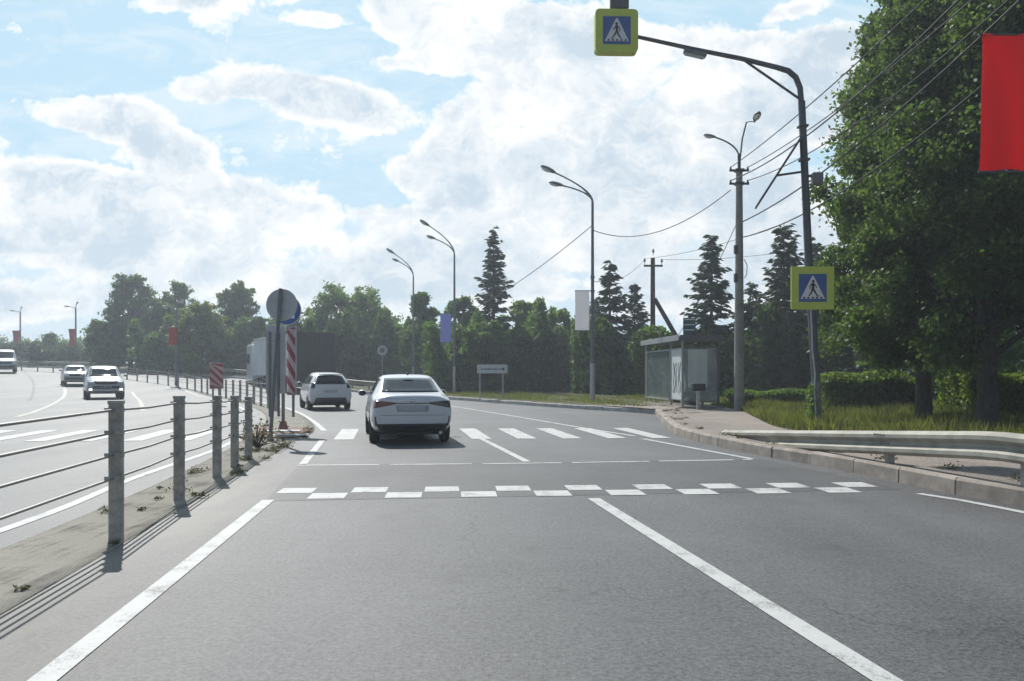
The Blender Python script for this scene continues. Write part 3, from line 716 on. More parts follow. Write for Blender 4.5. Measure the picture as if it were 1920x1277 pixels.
for (lab, u0, u1, v, Y, sd, mt) in (('dark shrubs behind the white direction sign', 800, 960, 618, 51, 61, 'leaf_mid'), ('green shrubs between the direction sign and the tall double lamp', 960, 1105, 605, 52, 62, 'leaf_mid'),
                                    ('dark shrubs left of the bus shelter', 1105, 1215, 628, 45, 63, 'leaf'), ('dark shrubs seen through the bus shelter', 1215, 1390, 632, 41, 64, 'leaf'), ('dark shrubs right of the concrete lamp pole', 1385, 1560, 610, 38, 65, 'leaf'),
                                    ('dark shrubs at the right edge behind the lindens', 1540, 2050, 560, 37, 68, 'leaf'), ('dark shrubs behind the round tree and the truck', 540, 800, 612, 67, 66, 'leaf'), ('hazy shrubs behind the far cable barrier', 250, 545, 618, 80, 67, 'leaf_mid')):
    a = (at(u0, Y), Y); b = (at(u1, Y), Y); g = max(0., gz(*a)*.5+gz(*b)*.5)
    hedge(lab, [a, ((a[0]+b[0])/2, Y+.8), b], 2.4, 0., zat(v, Y)-g-.1, .12 if Y < 60 else .19, MT[mt], 16000 if u1 < 1400 else 30000, sd, name='shrubbery', cat='shrubs', base=g, wob=.26, group=HG)
# left group, far
LGp = 'tall trees beyond the left bend'
bl('tallest dark tree of the left group', 245, 512, 62, 88, 'leaf', .22, 10000, 71, shape='oval', group=LGp, z0=.02)
bl('low spreading tree at the left end of the left group', 205, 598, 46, 86, 'leaf_mid', .22, 6500, 72, shape='round', group=LGp, z0=.02)
bl('thin topped tree in the middle of the left group', 335, 526, 48, 92, 'leaf_mid', .2, 6000, 73, shape='oval', group=LGp, z0=.02)
bl('yellow green sunlit tree beside the small red banner', 378, 568, 52, 78, 'leaf_sunlit', .2, 8000, 74, shape='round', group=LGp, z0=.02)
bl('dark tree above the truck cab', 442, 528, 56, 86, 'leaf', .22, 9000, 75, shape='oval', group=LGp, z0=.02)
bl('low dark tree left of the round signs', 482, 592, 36, 80, 'leaf', .2, 5000, 76, shape='oval', group=LGp, z0=.02)
bl('dark leafy tree behind the small red banner', 300, 560, 44, 85, 'leaf', .22, 7000, 77, shape='oval', group=LGp, z0=.02)
bl('small lone tree between the two far left lamp posts', 96, 624, 24, 110, 'leaf_mid', .25, 2500, 78, shape='oval', group='low trees at the far left')
for (lab, u0, u1, v, Y, sd, mt) in (('grey green willow scrub at the left edge', -120, 70, 652, 108, 81, 'leaf_grey'), ('grey green willow scrub left of the tall group', 60, 205, 652, 100, 82, 'leaf_grey'), ('dark far scrub behind the left lamp posts', -160, 240, 640, 140, 83, 'leaf_mid')):
    a = (at(u0, Y), Y); b = (at(u1, Y), Y); g = (gz(*a)+gz(*b))/2
    hedge(lab, [a, ((a[0]+b[0])/2, Y+2), b], 4, -.3, max(1.2, zat(v, Y)-g), .24, MT[mt], 9000, sd, name='shrubbery', cat='shrubs', base=g, wob=.2, group='scrub at the far left')
# grass
def grass(name, polys, n, h, mat, seed, base):
    rng = np.random.default_rng(seed); xs = []
    areas = [max(.1, abs((p[1][0]-p[0][0])*(p[3][1]-p[0][1]))) for p in polys]
    for p, ar in zip(polys, areas):
        k = int(n*ar/sum(areas)); a, b = rng.uniform(0, 1, k), rng.uniform(0, 1, k); q = np.array(p, float)
        xs.append((q[0]*((1-a)*(1-b))[:, None]+q[1]*(a*(1-b))[:, None]+q[2]*(a*b)[:, None]+q[3]*((1-a)*b)[:, None]))
    c = np.concatenate(xs); n = len(c)
    cl = .55+.9*(np.sin(c[:, 0]*2.3+1.1*np.sin(c[:, 1]*1.7))*.5+.5)*rng.uniform(.4, 1.2, n)
    hh = h*cl*rng.uniform(.5, 1.2, n); ang = rng.uniform(0, 6.28, n); w = .010+.012*rng.uniform(0, 1, n)
    z = np.array([gz(x, y) for x, y in c])+base
    dx, dy = np.cos(ang)*w, np.sin(ang)*w; lx, ly = rng.normal(size=n)*hh*.35, rng.normal(size=n)*hh*.35
    V = np.stack([np.c_[c[:, 0]-dx, c[:, 1]-dy, z-.02], np.c_[c[:, 0]+dx, c[:, 1]+dy, z-.02], np.c_[c[:, 0]+lx, c[:, 1]+ly, z+hh]], 1).reshape(-1, 3)
    return tag(np_mesh(name, V, np.arange(3*n).reshape(n, 3), mat), kind='stuff')
grass('grass', [[(5.9, 16.0), (16, 16.0), (16, 20), (5.85, 18.2)], [(5.9, 18.2), (16, 20), (16, 27), (7.1, 24.6)], [(7.15, 24.5), (16, 27), (15, 33), (7.4, 30)],
                [(8.4, 8), (12, 8), (16, 16), (6.2, 16)]], 60000, .24, MT['grass'], 91, .17)
grass('verge_grass', [[(4.4, 27.8), (7, 32), (0, 40), (-.9, 37.5)], [(-.9, 37.7), (4, 40), (-4, 54), (-7.8, 50.5)], [(7, 33), (16, 30), (14, 42), (2, 40)]], 22000, .16, MT['grass'], 92, .15)
rngw = np.random.default_rng(5)
def weeds(name, pts_list, spread, n, hgt, seed, base=.02):
    rng = np.random.default_rng(seed); out = []
    for (x, y, s) in pts_list:
        k = int(n*s); c = rng.normal(size=(k, 2))*spread*s; out.append(np.c_[c[:, 0]+x, c[:, 1]+y, np.abs(rng.normal(size=k))*hgt*s*.5+base])
    c = np.concatenate(out)
    return tag(leaf_mesh(name, c, .022, MT['weed'], None, rng, .35), kind='stuff')
wp = []
for i in range(60):
    s = float(rngw.uniform(2.5, 19)); f = float(rngw.choice([rngw.uniform(.72, 1.0), rngw.uniform(.25, 1)]))
    a = min(MED_L, key=lambda p: abs(p[1]-s)); b = min(MED_R, key=lambda p: abs(p[1]-s)); x = a[0]*(1-f)+b[0]*f
    if s > 7.5 or i % 3 == 0: wp.append((x, s, float(rngw.uniform(.12, .5))*(1.1 if s > 7.5 else .4)))
weeds('median_weeds', wp, .12, 150, .12, 6)
kw = []
for i in range(46):
    s = float(rngw.uniform(0, 26)); x, y, L = at_len(KERB, 6+s); kw.append((x+.22+float(rngw.uniform(0, .5)), y, float(rngw.uniform(.15, .6))))
weeds('kerbside_weeds', kw, .12, 120, .14, 8, .18)
# a low dry bush beside the end of the cable barrier, a few stones by the guard rail
mb = MB(); rs = random.Random(4)
bx, by = P(482, 842); bush = thing('dry_bush', 'bare twiggy bush at the end of the near cable barrier', 'bush', (bx, by, .02))
for k in range(46):
    a = rs.uniform(0, 6.28); l = rs.uniform(.25, .6); e = rs.uniform(.2, 1.3)
    q = (math.cos(a)*math.cos(e)*l, math.sin(a)*math.cos(e)*l, math.sin(e)*l)
    mb.tube([(0, 0, 0), (q[0]*.5+rs.uniform(-.05, .05), q[1]*.5, q[2]*.6), q], [.008, .006, .003], 4, False)
mb.build('twig', MT['bark'], bush); rg = np.random.default_rng(9)
leaf_mesh('foliage', rg.normal(size=(260, 3))*np.array([.2, .2, .14])+np.array([0, 0, .25]), .03, MT['weed'], bush, rg)
for (lab, u, v, s) in (('larger pale stone on the kerb under the guard rail', 1549, 845, .075), ('smaller grey stone on the kerb under the guard rail', 1610, 834, .06)):
    x, y = P(u, v, .2); b = bmesh.new(); bmesh.ops.create_icosphere(b, subdivisions=2, radius=s)
    for q in b.verts: q.co *= 1+rs.uniform(-.22, .22); q.co.z *= .75
    me = bpy.data.meshes.new('stone'); b.to_mesh(me); b.free()
    o = link('stone', me, None, MT['stone']); o.location = (x+.15, y, .2+s*.5); tag(o, lab, 'stone')

# ------------------------------------------------------------------ cable barriers in the median
def cable_barrier(label, posts, heights, h, name='cable_barrier', ext=None):
    o = posts[0]; root = thing(name, label, 'barrier', (o[0], o[1], gz(o[0], o[1])+.02))
    z0 = root.location.z
    for (x, y, hh) in posts:
        mb = MB(); g = gz(x, y)+.02-z0
        mb.box((x-o[0], y-o[1], g+hh/2-.05), (.105, .07, hh+.1), R(4), bev=.012)
        mb.box((x-o[0], y-o[1], g+hh-.004), (.112, .077, .03), R(4), bev=.006)
        for q in heights: mb.box((x-o[0]+.0, y-o[1]-.03, g+hh*q), (.14, .05, .035), R(4))
        mb.build('post', MT['post'], root)
    for q in heights:
        pts = []
        src = ([ext] if ext else [])+list(posts)
        for i, (x, y, hh) in enumerate(src):
            p = Vector((x-o[0], y-o[1]-.055, gz(x, y)+.02-z0+hh*q))
            if i:
                m = pts[-1].lerp(p, .5); m.z -= .012; pts.append(m)
            pts.append(p)
        MB().tube(pts, .0105, 6).build('cable', MT['cable'], root)
    return root
near = []
for (u, v, hh) in ((218, 1008, 1.10), (336, 934, 1.08), (407, 893, 1.03), (440, 874, 1.0), (466, 858, .95)):
    x, y = P(u, v, .02); near.append((x, y, hh))
cable_barrier('near steel cable barrier with five stout posts and four cables on the sandy median', near, (.94, .775, .61, .44), 1.1, ext=(-2.75, 2.4, 1.1))
mid_path = [tuple(p) for p in (resample(MED_L, 400)+resample(MED_R, 400))/2]
mid_path = [p for p in mid_path if p[1] > 28.3]
far = []; s = 0
while s < 120:
    x, y, L = at_len(mid_path, s); far.append((x, y, .98)); s += 2.35 if s < 60 else 3.4
cable_barrier('far steel cable barrier curving away along the median behind the sign island', far, (.94, .76, .58, .40), 1.)
# outer guard rails on the bend
def wbeam(h=.31, d=.085):
    return [(0., h), (.02, h-.005), (d, h*.86), (d, h*.72), (.015, h*.56), (.015, h*.44), (d, h*.28), (d, h*.14), (.02, .005), (0., 0.)]
def guard_rail(label, path, posts_at, top, side=-1, name='guard_rail', base=0., n=60, post_h=.3, mat='rail'):
    """W beam swept along a plan path; top(s in 0..1) gives the height of its upper edge above base"""
    o = path[0]; root = thing(name, label, 'guard rail', (o[0], o[1], gz(*o)+base)); L = at_len(path, 0)[2]; z0 = root.location.z
    q = np.array([at_len(path, s)[:2] for s in np.linspace(0, L, n)]); t = np.gradient(q, axis=0); t /= np.linalg.norm(t, axis=1)[:, None]
    prof = wbeam(); k = len(prof); vs = []
    for i in range(n):
        nr = np.array([t[i, 1], -t[i, 0]])*side; zt = gz(*q[i])+base+top(i/(n-1))-z0
        for layer in (0, 1):
            for (d, z) in prof:
                dd = d-layer*.006; vs.append((q[i, 0]-o[0]+nr[0]*dd, q[i, 1]-o[1]+nr[1]*dd, zt-.31+z))
    fs = []; W2 = 2*k
    for i in range(n-1):
        for j in range(k-1):
            fs.append((i*W2+j, i*W2+j+1, (i+1)*W2+j+1, (i+1)*W2+j)); fs.append((i*W2+k+j, (i+1)*W2+k+j, (i+1)*W2+k+j+1, i*W2+k+j+1))
        fs.append((i*W2, (i+1)*W2, (i+1)*W2+k, i*W2+k)); fs.append((i*W2+k-1, i*W2+2*k-1, (i+1)*W2+2*k-1, (i+1)*W2+k-1))
    fs.append(tuple(range(k))+tuple(range(2*k-1, k-1, -1))); fs.append(tuple((n-1)*W2+j for j in tuple(range(k))+tuple(range(2*k-1, k-1, -1))))
    MB().add(vs, fs).build('rail', MT[mat], root)
    if 'dented' in label:
        for s in (.30, .578, .72):                      # lapped joints with their bolts
            i = int(s*(n-1)); x, y, _ = at_len(path, s*L); zt = gz(x, y)+base+top(s)-z0; nr = Vector((t[i, 1], -t[i, 0], 0))*side; tv = Vector((t[i, 0], t[i, 1], 0))
            for k_ in range(4):
                for zz in (-.045, -.155, -.265):
                    c = Vector((x-o[0], y-o[1], zt+zz))+tv*(.06*k_-.1)+nr*(.02 if zz == -.155 else .088)
                    MB().ell(c, (.014, .014, .014), None, 8, 6).build('bolt', MT['post'], root)
    for s in posts_at:
        x, y, _ = at_len(path, s*L); i = int(s*(n-1)); zt = gz(x, y)+base+top(s)-z0; nr = Vector((t[i, 1], -t[i, 0], 0))*side
        c = Vector((x-o[0], y-o[1], 0))-nr*.075
        a = math.atan2(t[i, 1], t[i, 0])
        MB().box((c.x, c.y, (zt-.03)/2-.06+gz(x, y)*0), (.055, .10, max(.08, zt+.06)), a).build('post', MT['post'], root)
        MB().box((c.x+nr.x*.05, c.y+nr.y*.05, zt-.155), (.09, .06, .2), a).build('bracket', MT['post'], root)
    return root
gr_path = dense([(5.95, -3), (5.62, 3), (5.3, 7), (5.12, 8.6), (4.82, 10.6), (4.52, 12.6), (4.25, 14.5), (4.16, 15.6)], .3)
def gtop(s):
    y = at_len(gr_path, s*at_len(gr_path, 0)[2])[1]
    t = min(1, max(0, (y-8.5)/7.0)); return .555*(1-t)+.07*t - (.04 if False else 0)
guard_rail('dented W shaped steel guard rail ramping down to the ground behind the right kerb', gr_path, (.10, .30, .50, .578, .598, .72), gtop, -1, base=.18)
out_path = [tuple(p) for p in offset(KERB_FAR, .9)]
out_path = [p for p in out_path if p[1] > 47]
guard_rail('far steel guard rail on the outside of the bend beyond the cars', out_path, [i/40 for i in range(1, 40)], lambda s: .62, -1, base=.16, n=90)
opl = [tuple(p) for p in offset(OPP_L, -1.2)]; opl = [p for p in opl if p[1] > 40]
# ------------------------------------------------------------------ lamps, poles, banners
def lamp_head(parent, p, d, s=1., mat='steel_grey'):
    """cobra head luminaire with its lens, at p pointing along d"""
    d = Vector(d).normalized(); z = Vector((0, 0, 1)); x = d.cross(z).normalized(); u = x.cross(d)
    Mx = Matrix((x.to_4d(), d.to_4d(), u.to_4d(), (0, 0, 0, 1))).transposed(); Mx[0][3], Mx[1][3], Mx[2][3] = p; Mx[3] = (0, 0, 0, 1)
    for r in range(3): Mx[r][0], Mx[r][1], Mx[r][2] = x[r], d[r], u[r]
    mb = MB(); mb.ell((0, .33*s, .01), (.13*s, .36*s, .085*s), Mx); mb.tube([(0, -.12*s, 0), (0, .1*s, 0)], .035*s, 8, True, Mx)
    h = mb.build('lamp_head', MT[mat], parent)
    MB().ell((0, .40*s, -.05*s), (.10*s, .22*s, .07*s), Mx).build('lens', MT['white_plastic'], h)
def arm_curve(p0, p1, k=9, rise=.72):
    """leaves p0 vertically and bends over to p1"""
    p0, p1 = Vector(p0), Vector(p1); c = Vector((p0.x, p0.y, p0.z+(p1.z-p0.z)*rise)); return [(p0*(1-t)**2+c*2*t*(1-t)+p1*t*t) for t in [i/k for i in range(k+1)]]
def double_lamp(label, x, y, base, hp, arms, name='street_lamp', group=None, r=.075, mat='steel_grey'):
    root = thing(name, label, 'street lamp', (x, y, base), 0, group)
    mb = MB(); mb.tube([(0, 0, -.2), (0, 0, 1.6)], [r*1.35, r*1.35], 12); mb.build('pole_base', MT['galv'], root)
    mb = MB(); mb.tube([(0, 0, 1.6), (0, 0, hp*.6), (0, 0, hp)], [r*1.1, r*.9, r*.7], 12)
    for zz in (hp*.55, hp*.62): mb.tube([(0, 0, zz), (0, 0, zz+.08)], r*1.25, 12)
    mb.build('pole', MT[mat], root)
    for (dx, dy, dz) in arms:
        pts = arm_curve((0, 0, hp), (dx, dy, hp+dz), 9, .48); MB().tube(pts, [r*.55]*5+[r*.42]*(len(pts)-5), 8).build('arm', MT[mat], root)
        d = Vector(pts[-1])-Vector(pts[-2]); lamp_head(root, pts[-1], d, 1.0)
    return root
LGRP = 'double armed street lamps along the right side'
ya = 33.; xa = at(1111, ya); double_lamp('tall double armed street lamp carrying the white banner', xa, ya, .16, 8.25, [(at(1041, ya-.6)-xa, -.6, zat(324, ya-.6)-8.41), (at(1055, ya+.6)-xa, .6, zat(348, ya+.6)-8.41)], group=LGRP)
yb = 48.; xb = at(852, yb); double_lamp('double armed street lamp carrying the violet banner', xb, yb, .16, 8.3, [(at(805, yb-.6)-xb, -.6, zat(424, yb-.6)-8.46), (at(816, yb+.6)-xb, .6, zat(448, yb+.6)-8.46)], group=LGRP)
yc = 59.; xc = at(775, yc); double_lamp('farthest double armed street lamp, without a banner, above the light trees', xc, yc, .16+gz(xc, yc), 8.3, [(at(739, yc-.6)-xc, -.6, zat(477, yc-.6)-8.46), (at(748, yc+.6)-xc, .6, zat(492, yc+.6)-8.46)], group=LGRP)
def banner(label, x0, x1, z0, z1, y, mat, name='banner', wav=.05, pole_x=None, group=None, skew=0.):
    """a hanging cloth with a hem rod top and bottom; x0..x1 across, facing the road users"""
    nx, nz_ = 14, 24; vs = []; fs = []; th = .006
    for l in (0, 1):
        for j in range(nz_+1):
            t = j/nz_
            for i in range(nx+1):
                s = i/nx; bow = wav*math.sin(PI*t)*(1-.4*s)*(1 if pole_x is None or pole_x > x0 else -1)
                vs.append((x0+(x1-x0)*s+bow*(1-s)*.9+skew*t*(1-s)-(x0+x1)/2, wav*.9*math.sin(s*5+t*2.6)*math.sin(PI*t)+.4*wav*math.sin(s*9+t*4)+l*th, z0+(z1-z0)*t+.35*wav*math.sin(PI*s)*(1-t)-z0))
    k = (nx+1)*(nz_+1)
    for j in range(nz_):
        for i in range(nx):
            a = j*(nx+1)+i; fs.append((a, a+1, a+nx+2, a+nx+1)); fs.append((k+a, k+a+nx+1, k+a+nx+2, k+a+1))
    ed = [j*(nx+1) for j in range(nz_+1)]; fs += [(ed[i], ed[i+1], k+ed[i+1], k+ed[i]) for i in range(nz_)]
    ed = [j*(nx+1)+nx for j in range(nz_+1)]; fs += [(ed[i+1], ed[i], k+ed[i], k+ed[i+1]) for i in range(nz_)]
    root = thing(name, label, 'banner', ((x0+x1)/2, y, z0), 0, group)
    MB().add(vs, fs, True).build('cloth', MT[mat], root)
    px = pole_x-(x0+x1)/2 if pole_x is not None else (x1-x0)/2; w = (x1-x0)/2; e = -w if px > 0 else w
    for z in (.0, z1-z0): MB().tube([(px, .0, z), (e*1.03, .0, z)], .016, 8).build('rod', MT['steel_dark'], root)
    return root
banner('plain white banner on the tall double armed street lamp', at(1078, ya), at(1105, ya), zat(620, ya), zat(545, ya), ya, 'flag_white', pole_x=xa, wav=.015)
banner('plain violet banner on a street lamp among the trees', at(825, yb), at(846, yb), zat(642, yb), zat(588, yb), yb, 'flag_blue', pole_x=xb, wav=.03)
# near pole just outside the right edge with the red banner
ye = 11.5; xe = at(1946, ye)
ep = thing('lamp_pole', 'concrete lamp pole at the right edge holding the big red banner', 'lamp pole', (xe, ye, .17))
MB().tube([(0, 0, -.2), (0, 0, 4), (0, 0, 8.2)], [.13, .115, .085], 16).build('pole', MT['concrete'], ep)
pts = arm_curve((0, 0, 8.2), (-1.5, -.2, 9.4)); MB().tube(pts, .03, 8).build('arm', MT['steel_grey'], ep); lamp_head(ep, pts[-1], pts[-1]-pts[-2])
for z in (7.62, 7.2): MB().box((0, -.02, z), (.9, .06, .06)).box((0, .0, z), (.24, .22, .09)).build('crossarm', MT['steel_dark'], ep)
banner('big plain red banner hanging in front of the dark linden at the right edge', at(1836, 11.33), at(1946, 11.33), zat(322, 11.33), zat(65, 11.33), ye-.17, 'flag_red', wav=.085, pole_x=xe, skew=.03)
MB().ell((0, 0, 0), (.03, .03, .035))
# concrete lamp pole by the bus stop
yd = 25.4; xd = at(1386, yd)
dp = thing('lamp_pole', 'concrete lamp pole with two curved arms beside the bus shelter', 'lamp pole', (xd, yd, .17))
MB().tube([(0, 0, -.2), (0, 0, 1.5), (0, 0, 7.65)], [.165, .155, .10], 16).build('pole', MT['concrete'], dp)
MB().tube([(0, 0, 7.4), (0, 0, 8.15)], .05, 10).build('pole_cap', MT['steel_dark'], dp)
pts = arm_curve((.0, 0, 8.0), (at(1338, yd)-xd, -.25, zat(262, yd)-.17)); MB().tube(pts, .026, 8).build('arm', MT['steel_grey'], dp); lamp_head(dp, pts[-1], Vector((-1, -.25, .12)), .62, 'galv')
pts = [Vector((.03, 0, 8.0)), Vector((.07, -.1, 8.6)), Vector((at(1391, yd)-xd, -.5, 9.0)), Vector((at(1396, yd)-xd, -1.1, zat(226, yd-1.1)-.17))]
MB().tube(pts, .026, 8).build('arm', MT['steel_grey'], dp); lamp_head(dp, pts[-1], Vector((-.1, -1, .12)), .85)
for z in (7.62, 7.2):
    ca = MB().box((0, -.0, z), (.62, .06, .06)).box((0, 0, z), (.27, .24, .08)).build('crossarm', MT['steel_dark'], dp)
    for i in (-1, 1): MB().lathe([(0, 0), (.03, .0), (.035, .04), (.02, .06), (.03, .09), (0, .10)], 8, Matrix.Translation((i*.27, 0, z+.03))).build('insulator', MT['steel_dark'], ca)
for z in (5.1, 4.2): MB().box((-.12, -.05, z), (.12, .12, .28), bev=.02).build('junction_box', MT['steel_dark'], dp)
MB().tube([(.15, -.05, 4.2), (.22, -.05, 4.3), (.24, -.05, 4.6), (.14, -.05, 4.8)], .012, 6).build('cable', MT['wire'], dp)
# wooden power pole with strut
yp = 45.; xp = at(1224, yp)
pp = thing('power_pole', 'dark wooden power pole with crossarm and diagonal strut behind the bus shelter', 'power pole', (xp, yp, .1))
hp_ = zat(484, yp)-.1
MB().tube([(0, 0, -.2), (0, 0, hp_)], [.17, .12], 12).build('pole', MT['wood'], pp)
MB().tube([(.1, -.0, zat(560, yp)-.1), (at(1330, yp)-xp, -.2, 0)], [.12, .15], 10).build('strut', MT['wood'], pp)
ca = MB().box((0, -.13, zat(499, yp)-.1), (1.05, .1, .1)).build('crossarm', MT['wood'], pp)
for (dx, dz) in ((-.48, .03), (0., .55), (.48, .0)):
    MB().tube([(dx, -.13, zat(499, yp)-.05+dz), (dx, -.13, zat(499, yp)+.12+dz)], .02, 6).lathe([(0, 0), (.06, 0), (.07, .08), (.035, .11), (.06, .16), (0, .2)], 10, Matrix.Translation((dx, -.13, zat(499, yp)+.1+dz))).build('insulator', MT['steel_grey'], ca)
# far lamps at the left with red banners
def far_lamp(label, u, vt, vb, Y, bl_, seed, hs=1.):
    x = at(u, Y); g = zat(vb, Y); h = zat(vt, Y)-g
    root = thing('street_lamp', label, 'street lamp', (x, Y, g), 0, 'lamp posts with red banners at the far left')
    MB().tube([(0, 0, -1), (0, 0, h*.9)], [.15, .09], 10).build('pole', MT['steel_grey'], root)
    for (dx, dz) in ((-.7*hs, .35), (.15*hs, .75)):
        pts = arm_curve((0, 0, h*.88), (dx, 0, h*.88+dz)); MB().tube(pts, .04, 6).build('arm', MT['steel_grey'], root); lamp_head(root, pts[-1], (dx if dx < 0 else .3, -.4, .1), 1.)
    return x, g, h
x, g, h = far_lamp('far lamp post at the left edge with a faded red banner', 38, 574, 690, 112, None, 1)
banner('faded red banner on the lamp post nearest the left edge', at(24, 112), at(37, 112), zat(652, 112), zat(620, 112), 111.9, 'flag_far', pole_x=x, wav=.08, group='small red banners at the left')
x, g, h = far_lamp('far lamp post rising behind the oncoming cars', 142, 564, 700, 100, None, 2)
banner('faded red banner on the lamp post behind the oncoming cars', at(129, 100), at(141, 100), zat(648, 100), zat(617, 100), 99.9, 'flag_far', pole_x=x, wav=.08, group='small red banners at the left')
x, g, h = far_lamp('slim lamp post by the far cable barrier, its top lost among dark trees', 331, 566, 736, 60, None, 3, .6)
banner('small red banner on the lamp post in front of the dark trees', at(317, 60), at(336, 60), zat(647, 60), zat(614, 60), 59.8, 'flag_far', pole_x=x, wav=.05, group='small red banners at the left')
# ------------------------------------------------------------------ overhead wires
def wire(label, a, b, sag, r=.014, n=18, name='overhead_wire'):
    a, b = Vector(a), Vector(b); pts = []
    for i in range(n+1):
        t = i/n; q = a.lerp(b, t); q.z -= sag*4*t*(1-t); pts.append(q-a)
    o = MB().tube(pts, r, 5).build(name, MT['wire']); o.location = a
    return tag(o, label, 'wire', 'overhead wires')
E = lambda dx, z: (xe+dx, ye, .17+z)
D = lambda dx, z: (xd+dx, yd, .17+z)
A = lambda z: (xa, ya, .16+z); B = lambda z: (xb, yb, .16+z); U = lambda dx, z: (xp+dx, yp-.13, z)
wire('thick wire from the concrete lamp pole down to the tall double armed lamp', D(-.27, 7.0), A(7.1), .75, .017)
wire('wire sagging from the tall double armed lamp to the lamp with the violet banner', A(7.3), B(4.5), .35, .018)
wire('upper left wire from the concrete lamp pole to the red banner pole', D(-.27, 7.72), E(-.4, 7.75), .2)
wire('upper right wire from the concrete lamp pole to the red banner pole', D(.27, 7.72), E(.4, 7.75), .3)
wire('middle left wire from the concrete lamp pole to the red banner pole', D(-.27, 7.3), E(-.4, 7.3), .45, .018)
wire('middle right wire from the concrete lamp pole to the red banner pole', D(.27, 7.3), E(.4, 7.3), .5)
wire('lower thick cable from the concrete lamp pole to the pole with the red banner', D(.12, 6.0), E(-.1, 6.7), .35, .02)
wire('lowest cable from the concrete lamp pole to the pole with the red banner', D(.12, 5.5), E(.1, 6.1), .5, .018)
wire('left wire from the wooden power pole past the spruce', U(-.48, zat(494, yp)+.25), (at(1386, 40), 33, 7.6), .25, .012)
wire('right wire from the wooden power pole to the right', U(.48, zat(494, yp)+.2), (19, 37, 8.3), .5, .012)
wire('thin wire from the tall double armed lamp to the wooden power pole', A(5.0), U(-.48, zat(494, yp)+.22), .45, .012)
wire('slack service cable from the concrete lamp pole to the bus shelter roof', D(-.1, 5.9), (at(1262, 30.5), 30.5, 2.5), .2, .012)
# ------------------------------------------------------------------ pedestrian crossing signs
def M4(loc, rz=0, rx=0): return Matrix.Translation(loc) @ Matrix.Rotation(rz, 4, 'Z') @ Matrix.Rotation(rx, 4, 'X')
def limb_poly(a, b, w0, w1):
    a, b = np.array(a, float), np.array(b, float); d = (b-a)/np.linalg.norm(b-a); n = np.array([-d[1], d[0]])
    return [tuple(a+n*w0/2), tuple(b+n*w1/2), tuple(b-n*w1/2), tuple(a-n*w0/2)]
def crossing_face(parent, c, size, flip, depth=.0):
    """blue square, white triangle, black walker on stripes; c = centre of the yellow front face (local)"""
    s = size; T = lambda k: Matrix.Translation((c[0], c[1]-k*.0035, c[2]))
    f = -1 if flip else 1; q = lambda pts: [(x*s*f, z*s) for x, z in pts]
    MB().prism(q([(-.325, -.325), (.325, -.325), (.325, .325), (-.325, .325)]), .003, T(1)).build('blue_panel', MT['sign_blue'], parent)
    MB().prism(q([(-.285, -.255), (.285, -.255), (.02, .275), (-.02, .275)]), .003, T(2)).build('white_triangle', MT['sign_white'], parent)
    mb = MB()
    mb.prism([(math.cos(t)*.034*s+.008*s*f, math.sin(t)*.034*s+.150*s) for t in np.linspace(0, 2*PI, 14, endpoint=False)], .003, T(3))
    for a, b, w0, w1 in (((.005, .112), (.0, -.035), .062, .058), ((.012, -.03), (.055, -.105), .045, .038), ((.055, -.105), (.105, -.19), .037, .026), ((.105, -.19), (.14, -.185), .022, .018),
                         ((-.012, -.03), (-.035, -.11), .045, .038), ((-.035, -.11), (-.095, -.19), .036, .026), ((-.02, .10), (-.075, .03), .028, .022), ((-.075, .03), (-.062, -.03), .022, .018), ((.02, .10), (.065, .04), .028, .022), ((.065, .04), (.09, .0), .022, .018)):
        mb.prism(q(limb_poly(a, b, w0, w1)), .003, T(3) if w0 > .03 else Matrix.Translation((c[0], c[1]-3.4*.0035, c[2])))
    for x0 in (-.235, -.135, -.035, .065, .165): mb.prism(q([(x0, -.248), (x0+.058, -.248), (x0+.050, -.208), (x0+.012, -.208)]), .003, Matrix.Translation((c[0], c[1]-3.8*.0035, c[2])))
    mb.build('walker_symbol', MT['sign_black'], parent)
def round_rect(w, h, r, n=5):
    out = []
    for cx, cz, a0 in ((w/2-r, h/2-r, 0), (-w/2+r, h/2-r, 90), (-w/2+r, -h/2+r, 180), (w/2-r, -h/2+r, 270)):
        for i in range(n+1):
            a = R(a0+90*i/n); out.append((cx+r*math.cos(a), cz+r*math.sin(a)))
    return out
ys = 17.25; x0 = at(1530, ys); gp = .17
lean = lambda z: at(1530, ys)+(at(1505, ys)-at(1530, ys))*(z/ (zat(190, ys)-gp))
cp = thing('crossing_pole', 'leaning steel pole with a long curved arm over the road for the crossing signs', 'sign pole', (x0, ys, gp))
zt = zat(190, ys)-gp; xt = at(1503, ys)-x0
MB().tube([(0, 0, -.2), (.0, 0, 1.0)], [.115, .11], 14).build('pole_base', MT['steel_grey'], cp)
MB().tube([(0, 0, 1.0), (xt*.5, 0, zt*.5), (xt, 0, zt)], [.092, .085, .075], 14).build('pole', MT['steel_dark'], cp)
mb = MB(); px_ = [(1502, 188), (1500, 165), (1492, 145), (1478, 133), (1455, 126), (1390, 110), (1300, 92), (1195, 69), (1165, 63)]
arm = [(at(u, ys)-x0, 0, zat(v, ys)-gp) for u, v in px_]
mb.tube(arm, [.062]*4+[.055, .05, .045, .04, .04], 12); mb.build('arm', MT['steel_dark'], cp)
MB().tube([(at(1395, ys)-x0, 0, zat(113, ys)-gp), (at(1500, ys)-x0, 0, zat(186, ys)-gp)], .028, 8).build('brace', MT['steel_dark'], cp)
uu, vv = P(1303, 97); lx = at(1303, ys)-x0; lz = zat(99, ys)-gp
ml = M4((lx, -.02, lz)) @ Matrix.Rotation(R(13), 4, 'Y')
l = MB().box((0, 0, -.02), (.50, .17, .10), 0, ml, bev=.03).build('crossing_lamp', MT['steel_grey'], cp)
